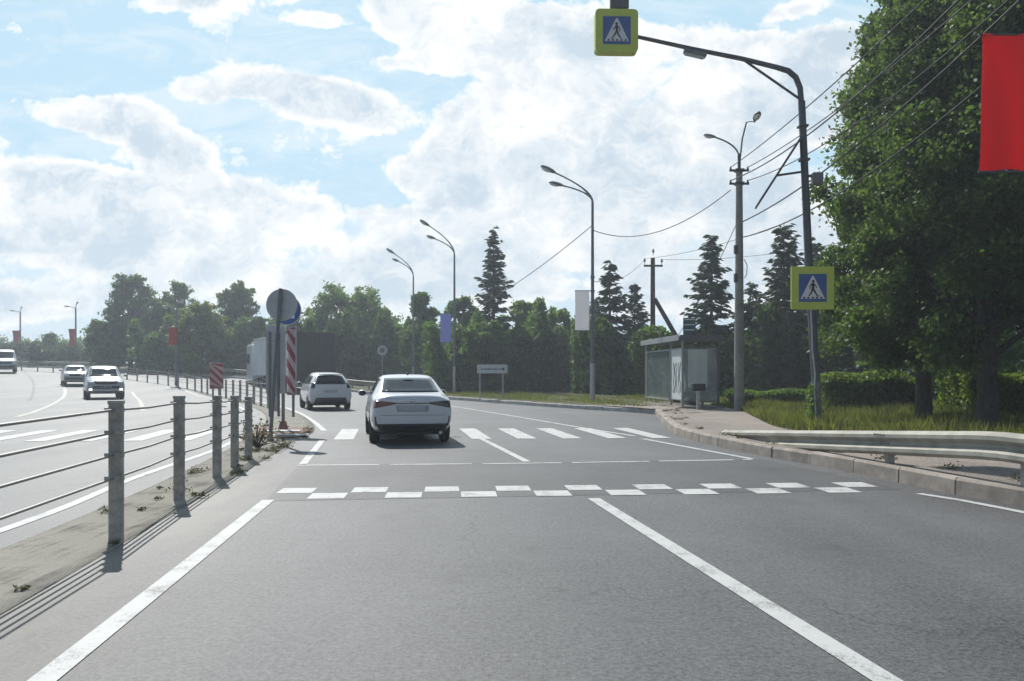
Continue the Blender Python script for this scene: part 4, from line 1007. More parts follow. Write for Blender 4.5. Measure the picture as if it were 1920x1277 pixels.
MB().box((0, 0, -.08), (.42, .13, .02), 0, ml).build('lens', MT['plate'], l)
# solar panel seen edge on, its bracket, and the control box
a = Vector((at(1501, ys)-x0-.03, 0, zat(264, ys)-gp)); b = Vector((at(1421, ys)-x0, 0, zat(384, ys)-gp)); m_ = (a+b)/2; ln = (b-a).length
e1 = (b-a).normalized(); e2 = Vector((5.4, 17.1, 3.75)); e2 = (e2-e1*e2.dot(e1)).normalized(); e3 = e1.cross(e2)
pm = Matrix(((e1.x, e2.x, e3.x, m_.x), (e1.y, e2.y, e3.y, m_.y), (e1.z, e2.z, e3.z, m_.z), (0, 0, 0, 1)))
s_ = MB().box((0, 0, 0), (ln, .62, .04), 0, pm).build('solar_panel', MT['steel_dark'], cp)
MB().box((0, 0, .022 if e3.z > 0 else -.022), (ln*.96, .58, .006), 0, pm).build('cell_face', MT['car_glass'], s_)
MB().tube([(at(1457, ys)-x0, 0, zat(329, ys)-gp), (at(1505, ys)-x0, 0, zat(322, ys)-gp)], .025, 8).build('panel_bracket', MT['steel_dark'], cp)
MB().box((at(1531, ys)-x0, -.03, zat(336, ys)-gp), (.23, .16, .26), 0, None, .02).build('control_box', MT['steel_grey'], cp)
MB().box((at(1519, ys)-x0, 0, zat(330, ys)-gp), (.12, .05, .05)).build('box_bracket', MT['steel_dark'], cp)
cb = [(at(u, ys)-x0, -.10-.02*i, zat(v, ys)-gp) for i, (u, v) in enumerate(((1517, 578), (1518, 610), (1519, 660), (1523, 700), (1521, 730), (1524, 790)))]
MB().tube(cb, .016, 6).build('conduit', MT['galv'], cp)
for z in (zat(237, ys)-gp, zat(300, ys)-gp): MB().box((xt*z/zt, 0, z), (.2, .2, .05), 0, None, .01).build('clamp', MT['steel_dark'], cp)
cs = thing('crossing_sign', 'square pedestrian crossing sign on the pole in front of the trees', 'crossing sign', (at(1520, ys), ys-.12, zat(541, ys)), 0, 'yellow bordered crossing signs')
MB().prism(round_rect(.92, .92, .03), .035).build('yellow_board', MT['sign_yellow'], cs); crossing_face(cs, (0, 0, 0), .92, False)
MB().box((0, .07, .2), (.3, .07, .05)).box((0, .07, -.2), (.3, .07, .05)).build('bracket', MT['galv'], cs)
cs = thing('crossing_sign', 'thick box shaped pedestrian crossing sign hanging over the road from the arm end', 'crossing sign', (at(1155, ys), ys-.14, zat(62, ys)), R(2), 'yellow bordered crossing signs')
MB().prism(round_rect(.92, .92, .09), .24).build('yellow_box', MT['sign_yellow'], cs); crossing_face(cs, (0, 0, 0), .92, True)
fl = thing('flasher', 'small dark flasher box on top of the overhead crossing sign', 'flasher', (at(1161, ys), ys-.06, zat(20, ys)))
MB().box((0, .05, .17), (.40, .16, .30), 0, None, .02).build('flasher_box', MT['steel_dark'], fl)
MB().box((0, .05, -.0), (.09, .06, .12)).build('bracket', MT['steel_dark'], fl)
# climbing weeds round its foot
rg = np.random.default_rng(12); wv = thing('climbing_plant', 'green climbing plant round the foot of the crossing sign pole', 'plant', (x0-.12, ys-.05, .17))
zz = rg.uniform(0, 1, 900)**1.3*.95; leaf_mesh('foliage', np.c_[rg.normal(size=900)*.10*(1.1-zz), rg.normal(size=900)*.1, zz], .028, MT['leaf_mid'], wv, rg)
MB().tube([(0, 0, -.02), (.03, -.02, .5), (.08, 0, .9)], .008, 5).build('stem', MT['bark'], wv)
# ------------------------------------------------------------------ bus shelter
sh = thing('bus_shelter', 'grey glazed bus stop shelter with flat roof by the road bend', 'bus shelter', (5.7, 26.75, KH-.004), R(4.6))
SL, SD, SHt = 4.9, 1.22, 2.3
for (x, y) in ((0, 0), (0, 1.35), (0, SL), (SD, 0), (SD, 1.65), (SD, 3.3), (SD, SL)):
    MB().box((x, y, SHt/2), (.07, .07, SHt), 0, None, .008).build('frame_post', MT['shelter'] if x == 0 else MT['shelter_dark'], sh)
MB().box((SD/2-.02, SL/2, SHt+.05), (SD+.28, SL+.25, .09)).build('roof', MT['shelter_dark'], sh)
MB().box((-.17, SL/2, SHt+.06), (.04, SL+.27, .19)).build('front_fascia', MT['shelter'], sh)
MB().box((SD/2, -.14, SHt+.055), (SD+.26, .035, .19)).build('end_fascia', MT['shelter_dark'], sh)
def pane(name, c, d, mat, parent=sh): return MB().box(c, d).build(name, MT[mat], parent)
def frame_x(x0, x1, y, z0, z1, mat='shelter', t=.045):       # rails in the XZ plane
    
    for z in (z0, z1): MB().box(((x0+x1)/2, y, z), (x1-x0, .05, t)).build('glazing_rail', MT[mat], sh)
frame_x(.035, SD-.035, 0, .22, 2.04, 'shelter_dark')
pane('end_pane', (SD/2, 0, 1.13), (SD-.08, .012, 1.77), 'pane')
pane('notice_panel', (SD*.42, -.013, 1.33), (SD*.55, .012, 1.28), 'poster_pale')
pane('far_end_pane', (SD/2, SL, 1.13), (SD-.08, .012, 1.77), 'pane_clear')
for z in (.28, 2.0): MB().box((0, .68, z), (.05, 1.28, .045)).build('glazing_rail', MT['shelter'], sh)
pane('front_pane', (0, .68, 1.14), (.012, 1.28, 1.68), 'poster_pale')
mb = MB(); rs = random.Random(8)                      # scribbled graffiti strokes on the front pane
for k in range(5):
    y = .25+k*.2; pts = [(-.011, y+rs.uniform(-.1, .1), .5+j*.17+rs.uniform(-.04, .04)) for j in range(7)]
    mb.tube(pts, .010, 4)
mb.build('scrawl', MT['scrawl'], sh)
for z in (.24, 2.0): MB().box((0, (1.5+SL-.1)/2, z), (.05, SL-1.6, .05)).build('glazing_rail', MT['shelter'], sh)
for y in (1.52, SL-.12): MB().box((0, y, 1.12), (.045, .04, 1.72)).build('glazing_rail', MT['shelter'], sh)
pane('front_pane', (0, (1.5+SL-.1)/2, 1.12), (.012, SL-1.7, 1.7), 'pane_clear')
for i, (a, b) in enumerate(((.035, 1.615), (1.685, 3.265), (3.335, SL-.035))):
    [MB().box((SD, (a+b)/2, z), (.05, b-a, .045)).build('glazing_rail', MT['shelter_dark'], sh) for z in (.25, 2.02)]
    pane('back_pane', (SD, (a+b)/2, 1.13), (.012, b-a, 1.73), ('pane', 'pane', 'poster_dark')[i])
ps = pane('poster', (SD-.015, 3.9, 1.05), (.012, .98, 1.35), 'poster_dark')
mb = MB(); mrot = Matrix.Rotation(R(90), 4, 'Z')
arc = [(math.cos(t)*.42, math.sin(t)*.45) for t in np.linspace(-1.1, 1.5, 12)]+[(math.cos(t)*.20-.06, math.sin(t)*.30+.06) for t in np.linspace(1.4, -1.3, 10)]
mb.prism(arc, .008, Matrix.Translation((SD-.022, 3.95, .82)) @ Matrix.Rotation(R(-90), 4, 'Z'))
mb.build('pale_swoosh', MT['poster_pale'], ps)
MB().box((SD-.28, SL/2+.4, .44), (.34, 2.6, .05), 0, None, .01).build('bench_seat', MT['wood'], sh)
for y in (1.8, 3.9): MB().box((SD-.28, y, .21), (.3, .05, .42)).build('bench_leg', MT['shelter_dark'], sh)
MB().box((SD/2, SL/2, .02), (SD+.3, SL+.2, .05)).build('plinth', MT['kerb'], sh)
# stop sign box on the roof
rsx = thing('roof_sign', 'small dark teal bus stop sign box standing on the shelter roof', 'sign', (at(1292, 27.3), 27.25, 2.585), R(-12))
MB().box((0, 0, .33), (.42, .10, .66), 0, None, .012).build('sign_box', MT['sign_teal'], rsx)
for (z, w) in ((.60, .36), (.42, .34), (.24, .3)): MB().box((.01, -.053, z), (w, .008, .045)).build('stripe', MT['poster_pale'], rsx)
MB().box((-.16, 0, .0), (.04, .06, .08)).box((.16, 0, .0), (.04, .06, .08)).build('foot', MT['shelter_dark'], rsx)
bn = thing('litter_bin', 'dark litter bin on a pale leg in front of the bus shelter end', 'litter bin', (at(1309, 25.9), 25.9, KH-.004))
MB().box((0, 0, .3), (.10, .10, .62), 0, None, .01).build('leg', MT['galv'], bn)
MB().box((0, 0, .72), (.42, .30, .24), 0, None, .03).build('bin_box', MT['plastic'], bn)
# ------------------------------------------------------------------ signs in the median
iy = 17.6
k0 = thing('sign_post', 'slightly leaning grey sign post on the median refuge', 'sign post', (at(506, 15.9), 15.9, .02))
hx = at(526, 15.9)-at(506, 15.9); hz = zat(541, 15.9)-.02
MB().tube([(0, 0, -.1), (hx, 0, hz)], .038, 12).build('pole', MT['steel_grey'], k0)
MB().tube([(0, 0, -.05), (.003, 0, .14)], [.07, .06], 12).build('foot', MT['kerb'], k0)
def disc(r, d, n=40): return [(r*math.cos(2*PI*i/n), r*math.sin(2*PI*i/n)) for i in range(n)]
s1 = thing('round_sign', 'round grey sign back on the leaning median post', 'road sign', (at(525, 15.9)+.01, 15.96, zat(571, 15.9)), R(-6), 'round signs on the median')
MB().prism(disc(.31, .02), .02).build('sign_plate', MT['sign_back'], s1)
MB().lathe([(.31, 0), (.322, .008), (.322, .03), (.31, .035)], 40, Matrix.Rotation(R(-90), 4, 'X')).build('rim', MT['sign_back'], s1)
MB().box((0, -.02, .12), (.16, .03, .03)).box((0, -.02, -.12), (.16, .03, .03)).build('clamp', MT['galv'], s1)
bp = thing('sign_post', 'straight brownish sign post with a red foot behind the leaning one', 'sign post', (at(531, 19.), 19., .034))
MB().tube([(0, 0, -.05), (0, 0, zat(560, 19.))], .04, 12).build('pole', MT['steel_grey'], bp)
MB().tube([(0, 0, -.03), (0, 0, .18)], [.13, .07], 12).build('foot', MT['brick'], bp)
s2 = thing('round_sign', 'round blue sign half hidden behind the grey sign back', 'road sign', (at(538, 18.85), 18.85, zat(582, 18.85)), R(-8), 'round signs on the median')
MB().prism(disc(.35, .02), .02).build('sign_plate', MT['sign_back'], s2)
MB().prism(disc(.335, .02), .004, Matrix.Translation((0, -.0045, 0))).build('blue_face', MT['sign_blue'], s2)
ar = limb_poly((-.16, .16), (.10, -.10), .09, .09); mb = MB(); mb.prism(ar, .003, Matrix.Translation((0, -.008, 0)))
mb.prism([(.19, -.19), (.19, .02), (-.02, -.19)], .003, Matrix.Translation((0, -.0085, 0))); mb.build('arrow', MT['sign_white'], s2)
# V shaped obstacle boards: one turned away, one striped
def striped_board(root, w, h, face='sign_white', n=5, ang=45, flip=1, z0=0.):
    b = MB().box((0, .014, z0+h/2), (w, .02, h), 0, None, .004).build('board', MT['sign_back'], root)
    MB().box((0, .001, z0+h/2), (w*.97, .006, h*.985)).build('white_face', MT[face], root)
    mb = MB(); st = h/n; ww = w*.97/2
    for i in range(-1, n+1):
        zc = z0+st*(i+.5); q = []
        pl = [(-ww, zc-st*.25-flip*ww), (ww, zc-st*.25+flip*ww), (ww, zc+st*.25+flip*ww), (-ww, zc+st*.25-flip*ww)]
        pl = [(x, min(z0+h*.99, max(z0+h*.01, z))) for x, z in pl]
        if abs(pl[0][1]-pl[3][1])+abs(pl[1][1]-pl[2][1]) > .03:
            mb.prism(pl, .003, Matrix.Translation((0, -.0055, 0)))
    mb.build('red_stripes', MT['sign_red'], root)
ob = thing('obstacle_board', 'tall grey back of an obstacle board turned away on the median refuge', 'obstacle board', (at(517, 18.2), 18.2, zat(738, 18.2)), R(20), 'tall obstacle boards')
MB().box((0, 0, .78), (.43, .02, 1.56), 0, None, .006).build('board', MT['sign_back'], ob)
MB().box((0, .012, .78), (.41, .004, 1.53)).build('white_face', MT['sign_white'], ob)
MB().box((0, -.02, .3), (.36, .02, .05)).box((0, -.02, 1.2), (.36, .02, .05)).build('rail', MT['galv'], ob)
MB().tube([(.06, -.05, -.52), (.06, -.05, 1.4)], .03, 10).tube([(-.13, -.05, -.52), (-.13, -.05, 1.4)], .03, 10).build('leg', MT['steel_grey'], ob)
ob = thing('obstacle_board', 'tall obstacle board with red and white diagonal stripes on the median refuge', 'obstacle board', (at(546, 18.25), 18.25, zat(741, 18.25)), R(-42), 'tall obstacle boards')
striped_board(ob, .36, 1.56, 'board_white', 4, 45, -1)
MB().tube([(0, .055, -.5), (0, .055, 1.4)], .03, 10).build('leg', MT['steel_grey'], ob)
yo = 33.5; ob = thing('chevron_board', 'small red and white striped board rising over the cable barrier', 'obstacle board', (at(406, yo), yo, gz(at(406, yo), yo)+.02), R(12))
hb = zat(729, yo)-.02; striped_board(ob, .56, zat(680, yo)-zat(728, yo), 'red_print', 3, 45, -1, hb)
MB().tube([(-.15, .06, -.1), (-.15, .06, hb+.8)], .03, 8).tube([(.15, .06, -.1), (.15, .06, hb+.8)], .03, 8).build('leg', MT['steel_grey'], ob)
# far signs
yq = 53.; rsn = thing('round_sign', 'small round grey sign on a thin post left of the light trees', 'road sign', (at(717, yq), yq, .14))
MB().tube([(0, 0, -.1), (0, 0, zat(650, yq)-.14)], .035, 8).build('pole', MT['galv'], rsn)
MB().prism(disc(.33, .02, 24), .02, Matrix.Translation((0, -.06, zat(657, yq)-.14))).build('sign_plate', MT['sign_back'], rsn)
MB().prism(disc(.17, .02, 20), .004, Matrix.Translation((0, -.066, zat(657, yq)-.14))).build('dark_symbol', MT['steel_grey'], rsn)
yw = 37.5; dsn = thing('direction_sign', 'white direction sign on two legs with a black arrow pointing right', 'road sign', (at(923, yw), yw, .15))
wz = zat(692, yw)-.15
MB().box((0, 0, wz), (1.42, .03, .40), 0, None, .01).build('board', MT['sign_white'], dsn)
MB().box((0, -.017, wz), (1.36, .004, .35)).build('face', MT['poster_pale'], dsn)
mb = MB(); rs = random.Random(3); xx = -.52
while xx < .22: w = rs.uniform(.04, .07); mb.box((xx+w/2, -.021, wz-.005), (w, .004, rs.uniform(.06, .075))); xx += w+.018
mb.build('lettering', MT['steel_grey'], dsn)
MB().prism([(.34, wz-.02), (.48, wz-.02), (.48, wz-.075), (.60, wz), (.48, wz+.075), (.48, wz+.02), (.34, wz+.02)], .004, Matrix.Translation((0, -.023, 0))).build('arrow', MT['sign_black'], dsn)
for dx in (-.58, .50): MB().tube([(dx, .05, -.1), (dx, .05, wz+.15)], .035, 8).build('leg', MT['galv'], dsn)

# ------------------------------------------------------------------ vehicles
def loft(stations, flat_ends=True, levels=2):
    """closed body through stations (y, zs, ws, zm, wm, zb, wb, zr, wr), mirrored in x; returns a smooth mesh and its BVH"""
    V = []; Fc = []
    for (y, zs, ws, zm, wm, zb, wb, zr, wr) in stations:
        half = [(0, zs), (ws*.8, zs), (ws, zs+.05), (wm, zm), (wb, zb-.02), (wb*.985, zb+.03), (wr, zr-.05), (wr*.84, zr), (0, zr+.012)]
        ring = half+[(-x, z) for x, z in half[-2:0:-1]]
        V += [(x, y, z) for x, z in ring]
    k = 16; n = len(stations)
    for i in range(n-1):
        for j in range(k): Fc.append((i*k+j, i*k+(j+1) % k, (i+1)*k+(j+1) % k, (i+1)*k+j))
    for base, rev in ((0, False), ((n-1)*k, True)):       # end caps as strips of quads
        for j in range(7):
            q = (base+j, base+j+1, base+(k-j-1) % k, base+(k-j) % k)
            q = tuple(dict.fromkeys(q)); Fc.append(q[::-1] if rev else q)
        q = (base+7, base+8, base+9); Fc.append(q[::-1] if rev else q)
    me = bpy.data.meshes.new('tmp'); me.from_pydata(V, [], Fc); me.update()
    bm = bmesh.new(); bm.from_mesh(me); bmesh.ops.recalc_face_normals(bm, faces=bm.faces); bm.to_mesh(me); bm.free()
    o = bpy.data.objects.new('tmp', me); COL.objects.link(o)
    md = o.modifiers.new('s', 'SUBSURF'); md.levels = md.render_levels = levels
    dg = bpy.context.evaluated_depsgraph_get(); dg.update()
    me2 = bpy.data.meshes.new_from_object(o.evaluated_get(dg)); bpy.data.objects.remove(o); bpy.data.meshes.remove(me)
    me2.polygons.foreach_set('use_smooth', [True]*len(me2.polygons))
    vs = [v.co.copy() for v in me2.vertices]; ps = [tuple(p.vertices) for p in me2.polygons]
    return me2, BVHTree.FromPolygons(vs, ps)
DIRS = {'rear': (1, Vector((0, 1, 0))), 'front': (1, Vector((0, -1, 0))), 'left': (0, Vector((1, 0, 0))), 'right': (0, Vector((-1, 0, 0))), 'top': (2, Vector((0, 0, -1)))}
def panel(name, bvh, side, quad, mat, parent, off=.006, n=10, m=8, thick=.012):
    """a fitted panel: quad corners (bl, br, tr, tl) in the view of that side, laid on the body with its own thickness"""
    ax_, d = DIRS[side]; pts = []
    for j in range(m+1):
        for i in range(n+1):
            s, t = i/n, j/m
            a = Vector(quad[0]).lerp(Vector(quad[1]), s); b = Vector(quad[3]).lerp(Vector(quad[2]), s); q = a.lerp(b, t)
            o = Vector((q[0], -d.y*10, q[1])) if ax_ == 1 else Vector((-d.x*10, q[0], q[1])) if ax_ == 0 else Vector((q[0], q[1], 10))
            h, nr, _, _ = bvh.ray_cast(o, d)
            if h is None:
                h, nr, _, _ = bvh.find_nearest(o+d*8.5 if ax_ != 2 else o+d*8.5)
            if nr.dot(d) > 0: nr = -nr
            pts.append((h+nr*off, h-nr*(thick-off)))
    vs = [p[0] for p in pts]+[p[1] for p in pts]; N_ = len(pts); fs = []
    for j in range(m):
        for i in range(n):
            a = j*(n+1)+i; fs.append((a, a+1, a+n+2, a+n+1)); fs.append((N_+a, N_+a+n+1, N_+a+n+2, N_+a+1))
    ed = [i for i in range(n+1)]+[j*(n+1)+n for j in range(1, m+1)]+[m*(n+1)+i for i in range(n-1, -1, -1)]+[j*(n+1) for j in range(m-1, 0, -1)]
    fs += [(ed[i], N_+ed[i], N_+ed[(i+1) % len(ed)], ed[(i+1) % len(ed)]) for i in range(len(ed))]
    return MB().add(vs, fs, True).build(name, MT[mat], parent)
def wheel(root, x, y, r=.32, w=.2, sp=5):
    sx = 1 if x > 0 else -1
    Mx = Matrix.Translation((x-sx*w/2, y, r)) @ Matrix.Rotation(R(90*sx), 4, 'Y')
    wh = MB().lathe([(r*.62, -w/2), (r*.9, -w/2), (r, -w*.36), (r, w*.36), (r*.9, w/2), (r*.62, w/2), (r*.6, w*.3)], 28, Mx).build('wheel', MT['rubber'], root)
    mb = MB().lathe([(0, w*.30), (r*.2, w*.34), (r*.24, w*.22), (r*.5, w*.2), (r*.55, w*.42), (r*.63, w*.42), (r*.63, -w*.4), (0, -w*.4)], 24, Mx)
    for i in range(sp): mb.box((r*.36, 0, w*.27), (r*.46, r*.16, .03), 0, Mx @ Matrix.Rotation(2*PI*i/sp, 4, 'Z'))
    mb.build('rim', MT['rim'], wh)
def mirror(root, x, y, z, paint):
    sx = 1 if x > 0 else -1
    m_ = MB().ell((x, y, z), (.10, .07, .075)).box((x-sx*.11, y+.02, z-.03), (.12, .04, .04)).build('wing_mirror', MT[paint], root)
    MB().ell((x, y-.045, z), (.085, .035, .062)).build('mirror_glass', MT['car_glass'], m_)
def arch_shades(bvh, root, ys_, r, W):
    for y in ys_:
        for side in ('left', 'right'):
            q = [(y+(r+.06)*math.cos(a), .30+(r+.06)*math.sin(a)) for a in np.linspace(0, PI, 13)]
            d = DIRS[side][1]; vs = []; fs = []
            for (yy, z) in q:
                for (k_, zz) in ((0, z), (1, .2)):
                    h, nr, _, _ = bvh.ray_cast(Vector((-d.x*10, yy, max(zz, .2))), d)
                    if h is None: h, nr, _, _ = bvh.find_nearest(Vector((-d.x*W, yy, max(zz, .25))))
                    vs.append(h-d*.006)
            fs = [(2*i, 2*i+1, 2*i+3, 2*i+2) for i in range(len(q)-1)]
            MB().add(vs, fs).build('arch_shade', MT['plastic'], root)  # dark patch laid on the body side as wheel well shade

# --- white sedan ahead
car = thing('sedan', 'white sedan driving away in our lane, nearest of the cars', 'car', (-2.285, 17.02, 0), R(12.0)); car.scale = (.905,)*3
me, bv = loft([(-2.20, .46, .66, .60, .74, .80, .70, .93, .58), (-2.17, .36, .74, .60, .82, .86, .77, 1.02, .64), (-2.05, .27, .80, .58, .86, .92, .81, 1.05, .68), (-1.70, .22, .82, .58, .88, .95, .83, 1.08, .70), (-1.52, .21, .82, .58, .88, .96, .83, 1.12, .70),
                (-1.0, .2, .82, .58, .88, .97, .83, 1.36, .62), (-.62, .2, .82, .58, .88, .98, .83, 1.455, .60), (.2, .2, .82, .58, .88, .97, .83, 1.475, .60), (.62, .2, .82, .58, .88, .96, .83, 1.41, .60), (1.32, .2, .82, .58, .88, .93, .82, 1.03, .68),
                (1.75, .21, .82, .56, .87, .86, .79, .95, .68), (2.05, .24, .78, .54, .82, .74, .72, .84, .6), (2.22, .34, .66, .52, .72, .62, .62, .70, .5)])
link('body', me, car, MT['car_white'])
panel('rear_window', bv, 'rear', [(-.615, 1.085), (.615, 1.085), (.525, 1.385), (-.525, 1.385)], 'car_glass', car)
panel('windscreen', bv, 'front', [(-.66, 1.03), (.66, 1.03), (.55, 1.39), (-.55, 1.39)], 'car_glass', car)
for s in ('left', 'right'):
    panel('side_window', bv, s, [(-1.05, 1.02), (-.12, 1.02), (-.12, 1.36), (-.75, 1.36)], 'car_glass', car)
    panel('side_window', bv, s, [(-.04, 1.02), (.98, 1.0), (.48, 1.34), (-.04, 1.37)], 'car_glass', car)
    panel('door_seam', bv, s, [(-.09, .3), (-.075, .3), (-.075, 1.0), (-.09, 1.0)], 'plastic', car, .002, 1, 8)
    panel('door_handle', bv, s, [(-.34, .86), (-.18, .86), (-.18, .89), (-.34, .89)], 'car_white', car, .025, 4, 2, .03)
panel('tail_light', bv, 'rear', [(-.80, .765), (-.36, .85), (-.34, .885), (-.78, .925)], 'tail', car, .01)
panel('tail_light', bv, 'rear', [(.36, .85), (.80, .765), (.78, .925), (.34, .885)], 'tail_dark', car, .01)
panel('boot_strip', bv, 'rear', [(-.35, .858), (.35, .858), (.35, .876), (-.35, .876)], 'tail_dark', car, .008)
panel('plate_recess', bv, 'rear', [(-.32, .695), (.32, .695), (.35, .82), (-.35, .82)], 'car_silver', car, .003)
panel('number_plate', bv, 'rear', [(-.26, .71), (.26, .71), (.26, .805), (-.26, .805)], 'plate', car, .014)
panel('emblem', bv, 'rear', [(-.05, .90), (.05, .90), (.05, .945), (-.05, .945)], 'chrome', car, .012, 4, 3)
panel('boot_seam', bv, 'rear', [(-.66, .615), (.66, .615), (.66, .622), (-.66, .622)], 'plastic', car, .003)
panel('bumper_valance', bv, 'rear', [(-.66, .235), (.66, .235), (.73, .44), (-.73, .44)], 'plastic', car, .012)
for sx in (-1, 1):
    panel('reflector', bv, 'rear', [(sx*.745-.018, .40), (sx*.745+.018, .40), (sx*.77+.012, .60), (sx*.77-.012, .60)], 'tail_dark', car, .006)
    mirror(car, sx*.96, .68, 1.02, 'car_white')
    panel('headlight', bv, 'front', [(sx*.62-.16, .66), (sx*.62+.1, .64), (sx*.62+.1, .76), (sx*.62-.16, .73)], 'white_plastic', car)
MB().tube([(.58, -2.2, .25), (.58, -2.02, .25)], .035, 12).build('exhaust', MT['chrome'], car)
MB().box((0, -.86, 1.475), (.045, .14, .05), 0, None, .012).build('roof_antenna', MT['plastic'], car)
MB().box((0, -1.05, 1.345), (.22, .03, .02)).build('brake_light', MT['tail_dark'], car)
for x in (-.86, .86):
    for y in (-1.33, 1.33): wheel(car, x, y, .315, .2)
arch_shades(bv, car, (-1.33, 1.33), .33, .9)
MB().box((0, 0, .21), (1.4, 3.6, .05)).build('underbody', MT['plastic'], car)
# --- pale hatchback further ahead
hb_ = thing('hatchback', 'white hatchback ahead of the sedan, left beside the obstacle boards', 'car', (-7.2, 30.7, 0), R(21)); hb_.scale = (.9,)*3
me, bv = loft([(-1.95, .45, .62, .6, .76, .90, .66, 1.0, .56), (-1.93, .34, .74, .6, .84, .95, .76, 1.08, .64), (-1.85, .27, .80, .6, .87, .98, .80, 1.2, .66), (-1.62, .24, .82, .6, .88, .99, .82, 1.40, .60), (-1.30, .22, .82, .6, .88, 1.0, .82, 1.50, .585),
                (-.5, .2, .82, .6, .88, 1.0, .82, 1.545, .59), (.25, .2, .82, .6, .88, .98, .82, 1.54, .59), (.62, .2, .82, .6, .88, .97, .82, 1.44, .6), (1.25, .2, .82, .58, .88, .95, .82, 1.06, .68), (1.65, .22, .8, .56, .86, .86, .78, .96, .66), (1.9, .27, .74, .54, .78, .74, .68, .82, .56), (2.0, .36, .62, .52, .68, .64, .58, .7, .48)])
link('body', me, hb_, MT['car_white'])
panel('rear_window', bv, 'rear', [(-.60, 1.06), (.60, 1.06), (.50, 1.41), (-.50, 1.41)], 'car_glass', hb_)
panel('windscreen', bv, 'front', [(-.66, 1.06), (.66, 1.06), (.54, 1.44), (-.54, 1.44)], 'car_glass', hb_)
for s in ('left', 'right'):
    panel('side_window', bv, s, [(-1.35, 1.05), (-.2, 1.04), (-.2, 1.42), (-1.2, 1.40)], 'car_glass', hb_)
    panel('side_window', bv, s, [(-.12, 1.04), (.92, 1.03), (.42, 1.40), (-.12, 1.43)], 'car_glass', hb_)
    panel('door_seam', bv, s, [(-.17, .3), (-.155, .3), (-.155, 1.02), (-.17, 1.02)], 'plastic', hb_, .002, 1, 8)
for sx in (-1, 1):
    panel('tail_light', bv, 'rear', [(sx*.72-.09, .90), (sx*.72+.08, .90), (sx*.69+.07, 1.12), (sx*.69-.06, 1.12)], 'tail_dark', hb_, .01)
    mirror(hb_, sx*.97, .62, 1.06, 'car_white')
panel('number_plate', bv, 'rear', [(-.26, .72), (.26, .72), (.26, .83), (-.26, .83)], 'plate', hb_, .012)
panel('bumper_valance', bv, 'rear', [(-.68, .26), (.68, .26), (.60, .52), (-.60, .52)], 'plastic', hb_, .012)
MB().tube([(.5, -1.98, .26), (.5, -1.8, .26)], .05, 10).build('exhaust', MT['plastic'], hb_)
MB().box((0, -1.58, 1.46), (1.0, .2, .035), 0, None, .01).build('roof_spoiler', MT['car_white'], hb_)
for x in (-.86, .86):
    for y in (-1.22, 1.28): wheel(hb_, x, y, .31, .2)
arch_shades(bv, hb_, (-1.22, 1.28), .32, .9)
MB().box((0, 0, .22), (1.4, 3.3, .05)).build('underbody', MT['plastic'], hb_)
# --- oncoming vehicles (their fronts face us)
def oncoming(name, label, u, v, Y, rz, st, paint, glass, lights, grille, lit=False, wr=.34, W=.9, ys_=(-1.35, 1.4), z=None, cat='car', scale=1.):
    x = at(u, Y); g = gz(x, Y) if z is None else z
    root = thing(name, label, cat, (x, Y, g), rz); me, bv = loft(st); link('body', me, root, MT[paint])
    for (nm, side, q) in glass: panel(nm, bv, side, q, 'car_glass', root)
    for sx in (-1, 1):
        (cx, cz, hw, hh) = lights[0]; panel('headlight', bv, 'front', [(sx*cx-hw, cz-hh), (sx*cx+hw, cz-hh), (sx*cx+hw, cz+hh), (sx*cx-hw, cz+hh)], 'white_plastic' if not lit else 'plate', root, .01, 4, 4)
        if len(lights) > 1:
            (cx, cz, hw, hh) = lights[1]; panel('fog_light', bv, 'front', [(sx*cx-hw, cz-hh), (sx*cx+hw, cz-hh), (sx*cx+hw, cz+hh), (sx*cx-hw, cz+hh)], 'lamp_on' if lit else 'white_plastic', root, .012, 4, 4)
        mirror(root, sx*(W+.1), .75, glass[0][2][0][1]+.05, paint)
    for (nm, q, mt) in grille: panel(nm, bv, 'front', q, mt, root, .01)
    for xx in (-W+.03, W-.03):
        for y in ys_: wheel(root, xx, y, wr, .22)
    arch_shades(bv, root, ys_, wr, W)
    return root
suv = [(-2.25, .45, .74, .7, .84, 1.05, .74, 1.12, .64), (-2.2, .34, .82, .7, .9, 1.08, .82, 1.3, .68), (-1.95, .3, .86, .68, .93, 1.1, .86, 1.62, .66), (-1.5, .28, .88, .68, .94, 1.11, .87, 1.73, .68), (0., .28, .88, .68, .94, 1.10, .87, 1.77, .68), (.45, .28, .88, .68, .94, 1.09, .87, 1.68, .68), (1.0, .28, .88, .68, .94, 1.08, .87, 1.20, .74), (1.6, .28, .88, .66, .94, 1.02, .86, 1.12, .76), (2.05, .3, .86, .64, .92, .95, .84, 1.04, .74), (2.22, .34, .80, .62, .86, .84, .78, .94, .66), (2.27, .45, .70, .6, .78, .76, .7, .84, .58)]
oncoming('suv', 'silver grey off road car coming towards us with lit fog lamps', 194, 747, 43, R(210), suv, 'car_silver',
         [('windscreen', 'front', [(-.72, 1.19), (.72, 1.19), (.62, 1.60), (-.62, 1.60)]), ('side_window', 'left', [(-1.5, 1.15), (.7, 1.15), (.3, 1.58), (-1.4, 1.6)]), ('side_window', 'right', [(-1.5, 1.15), (.7, 1.15), (.3, 1.58), (-1.4, 1.6)])],
         [(.66, .86, .13, .07), (.70, .52, .075, .05)], [('grille', [(-.48, .78), (.48, .78), (.5, .93), (-.5, .93)], 'plastic'), ('lower_grille', [(-.6, .56), (.6, .56), (.62, .70), (-.62, .70)], 'plastic'), ('bumper_guard', [(-.6, .40), (.6, .40), (.62, .5), (-.62, .5)], 'chrome'), ('number_plate', [(-.26, .60), (.26, .60), (.26, .70), (-.26, .70)], 'plate')], True, .37, .93)
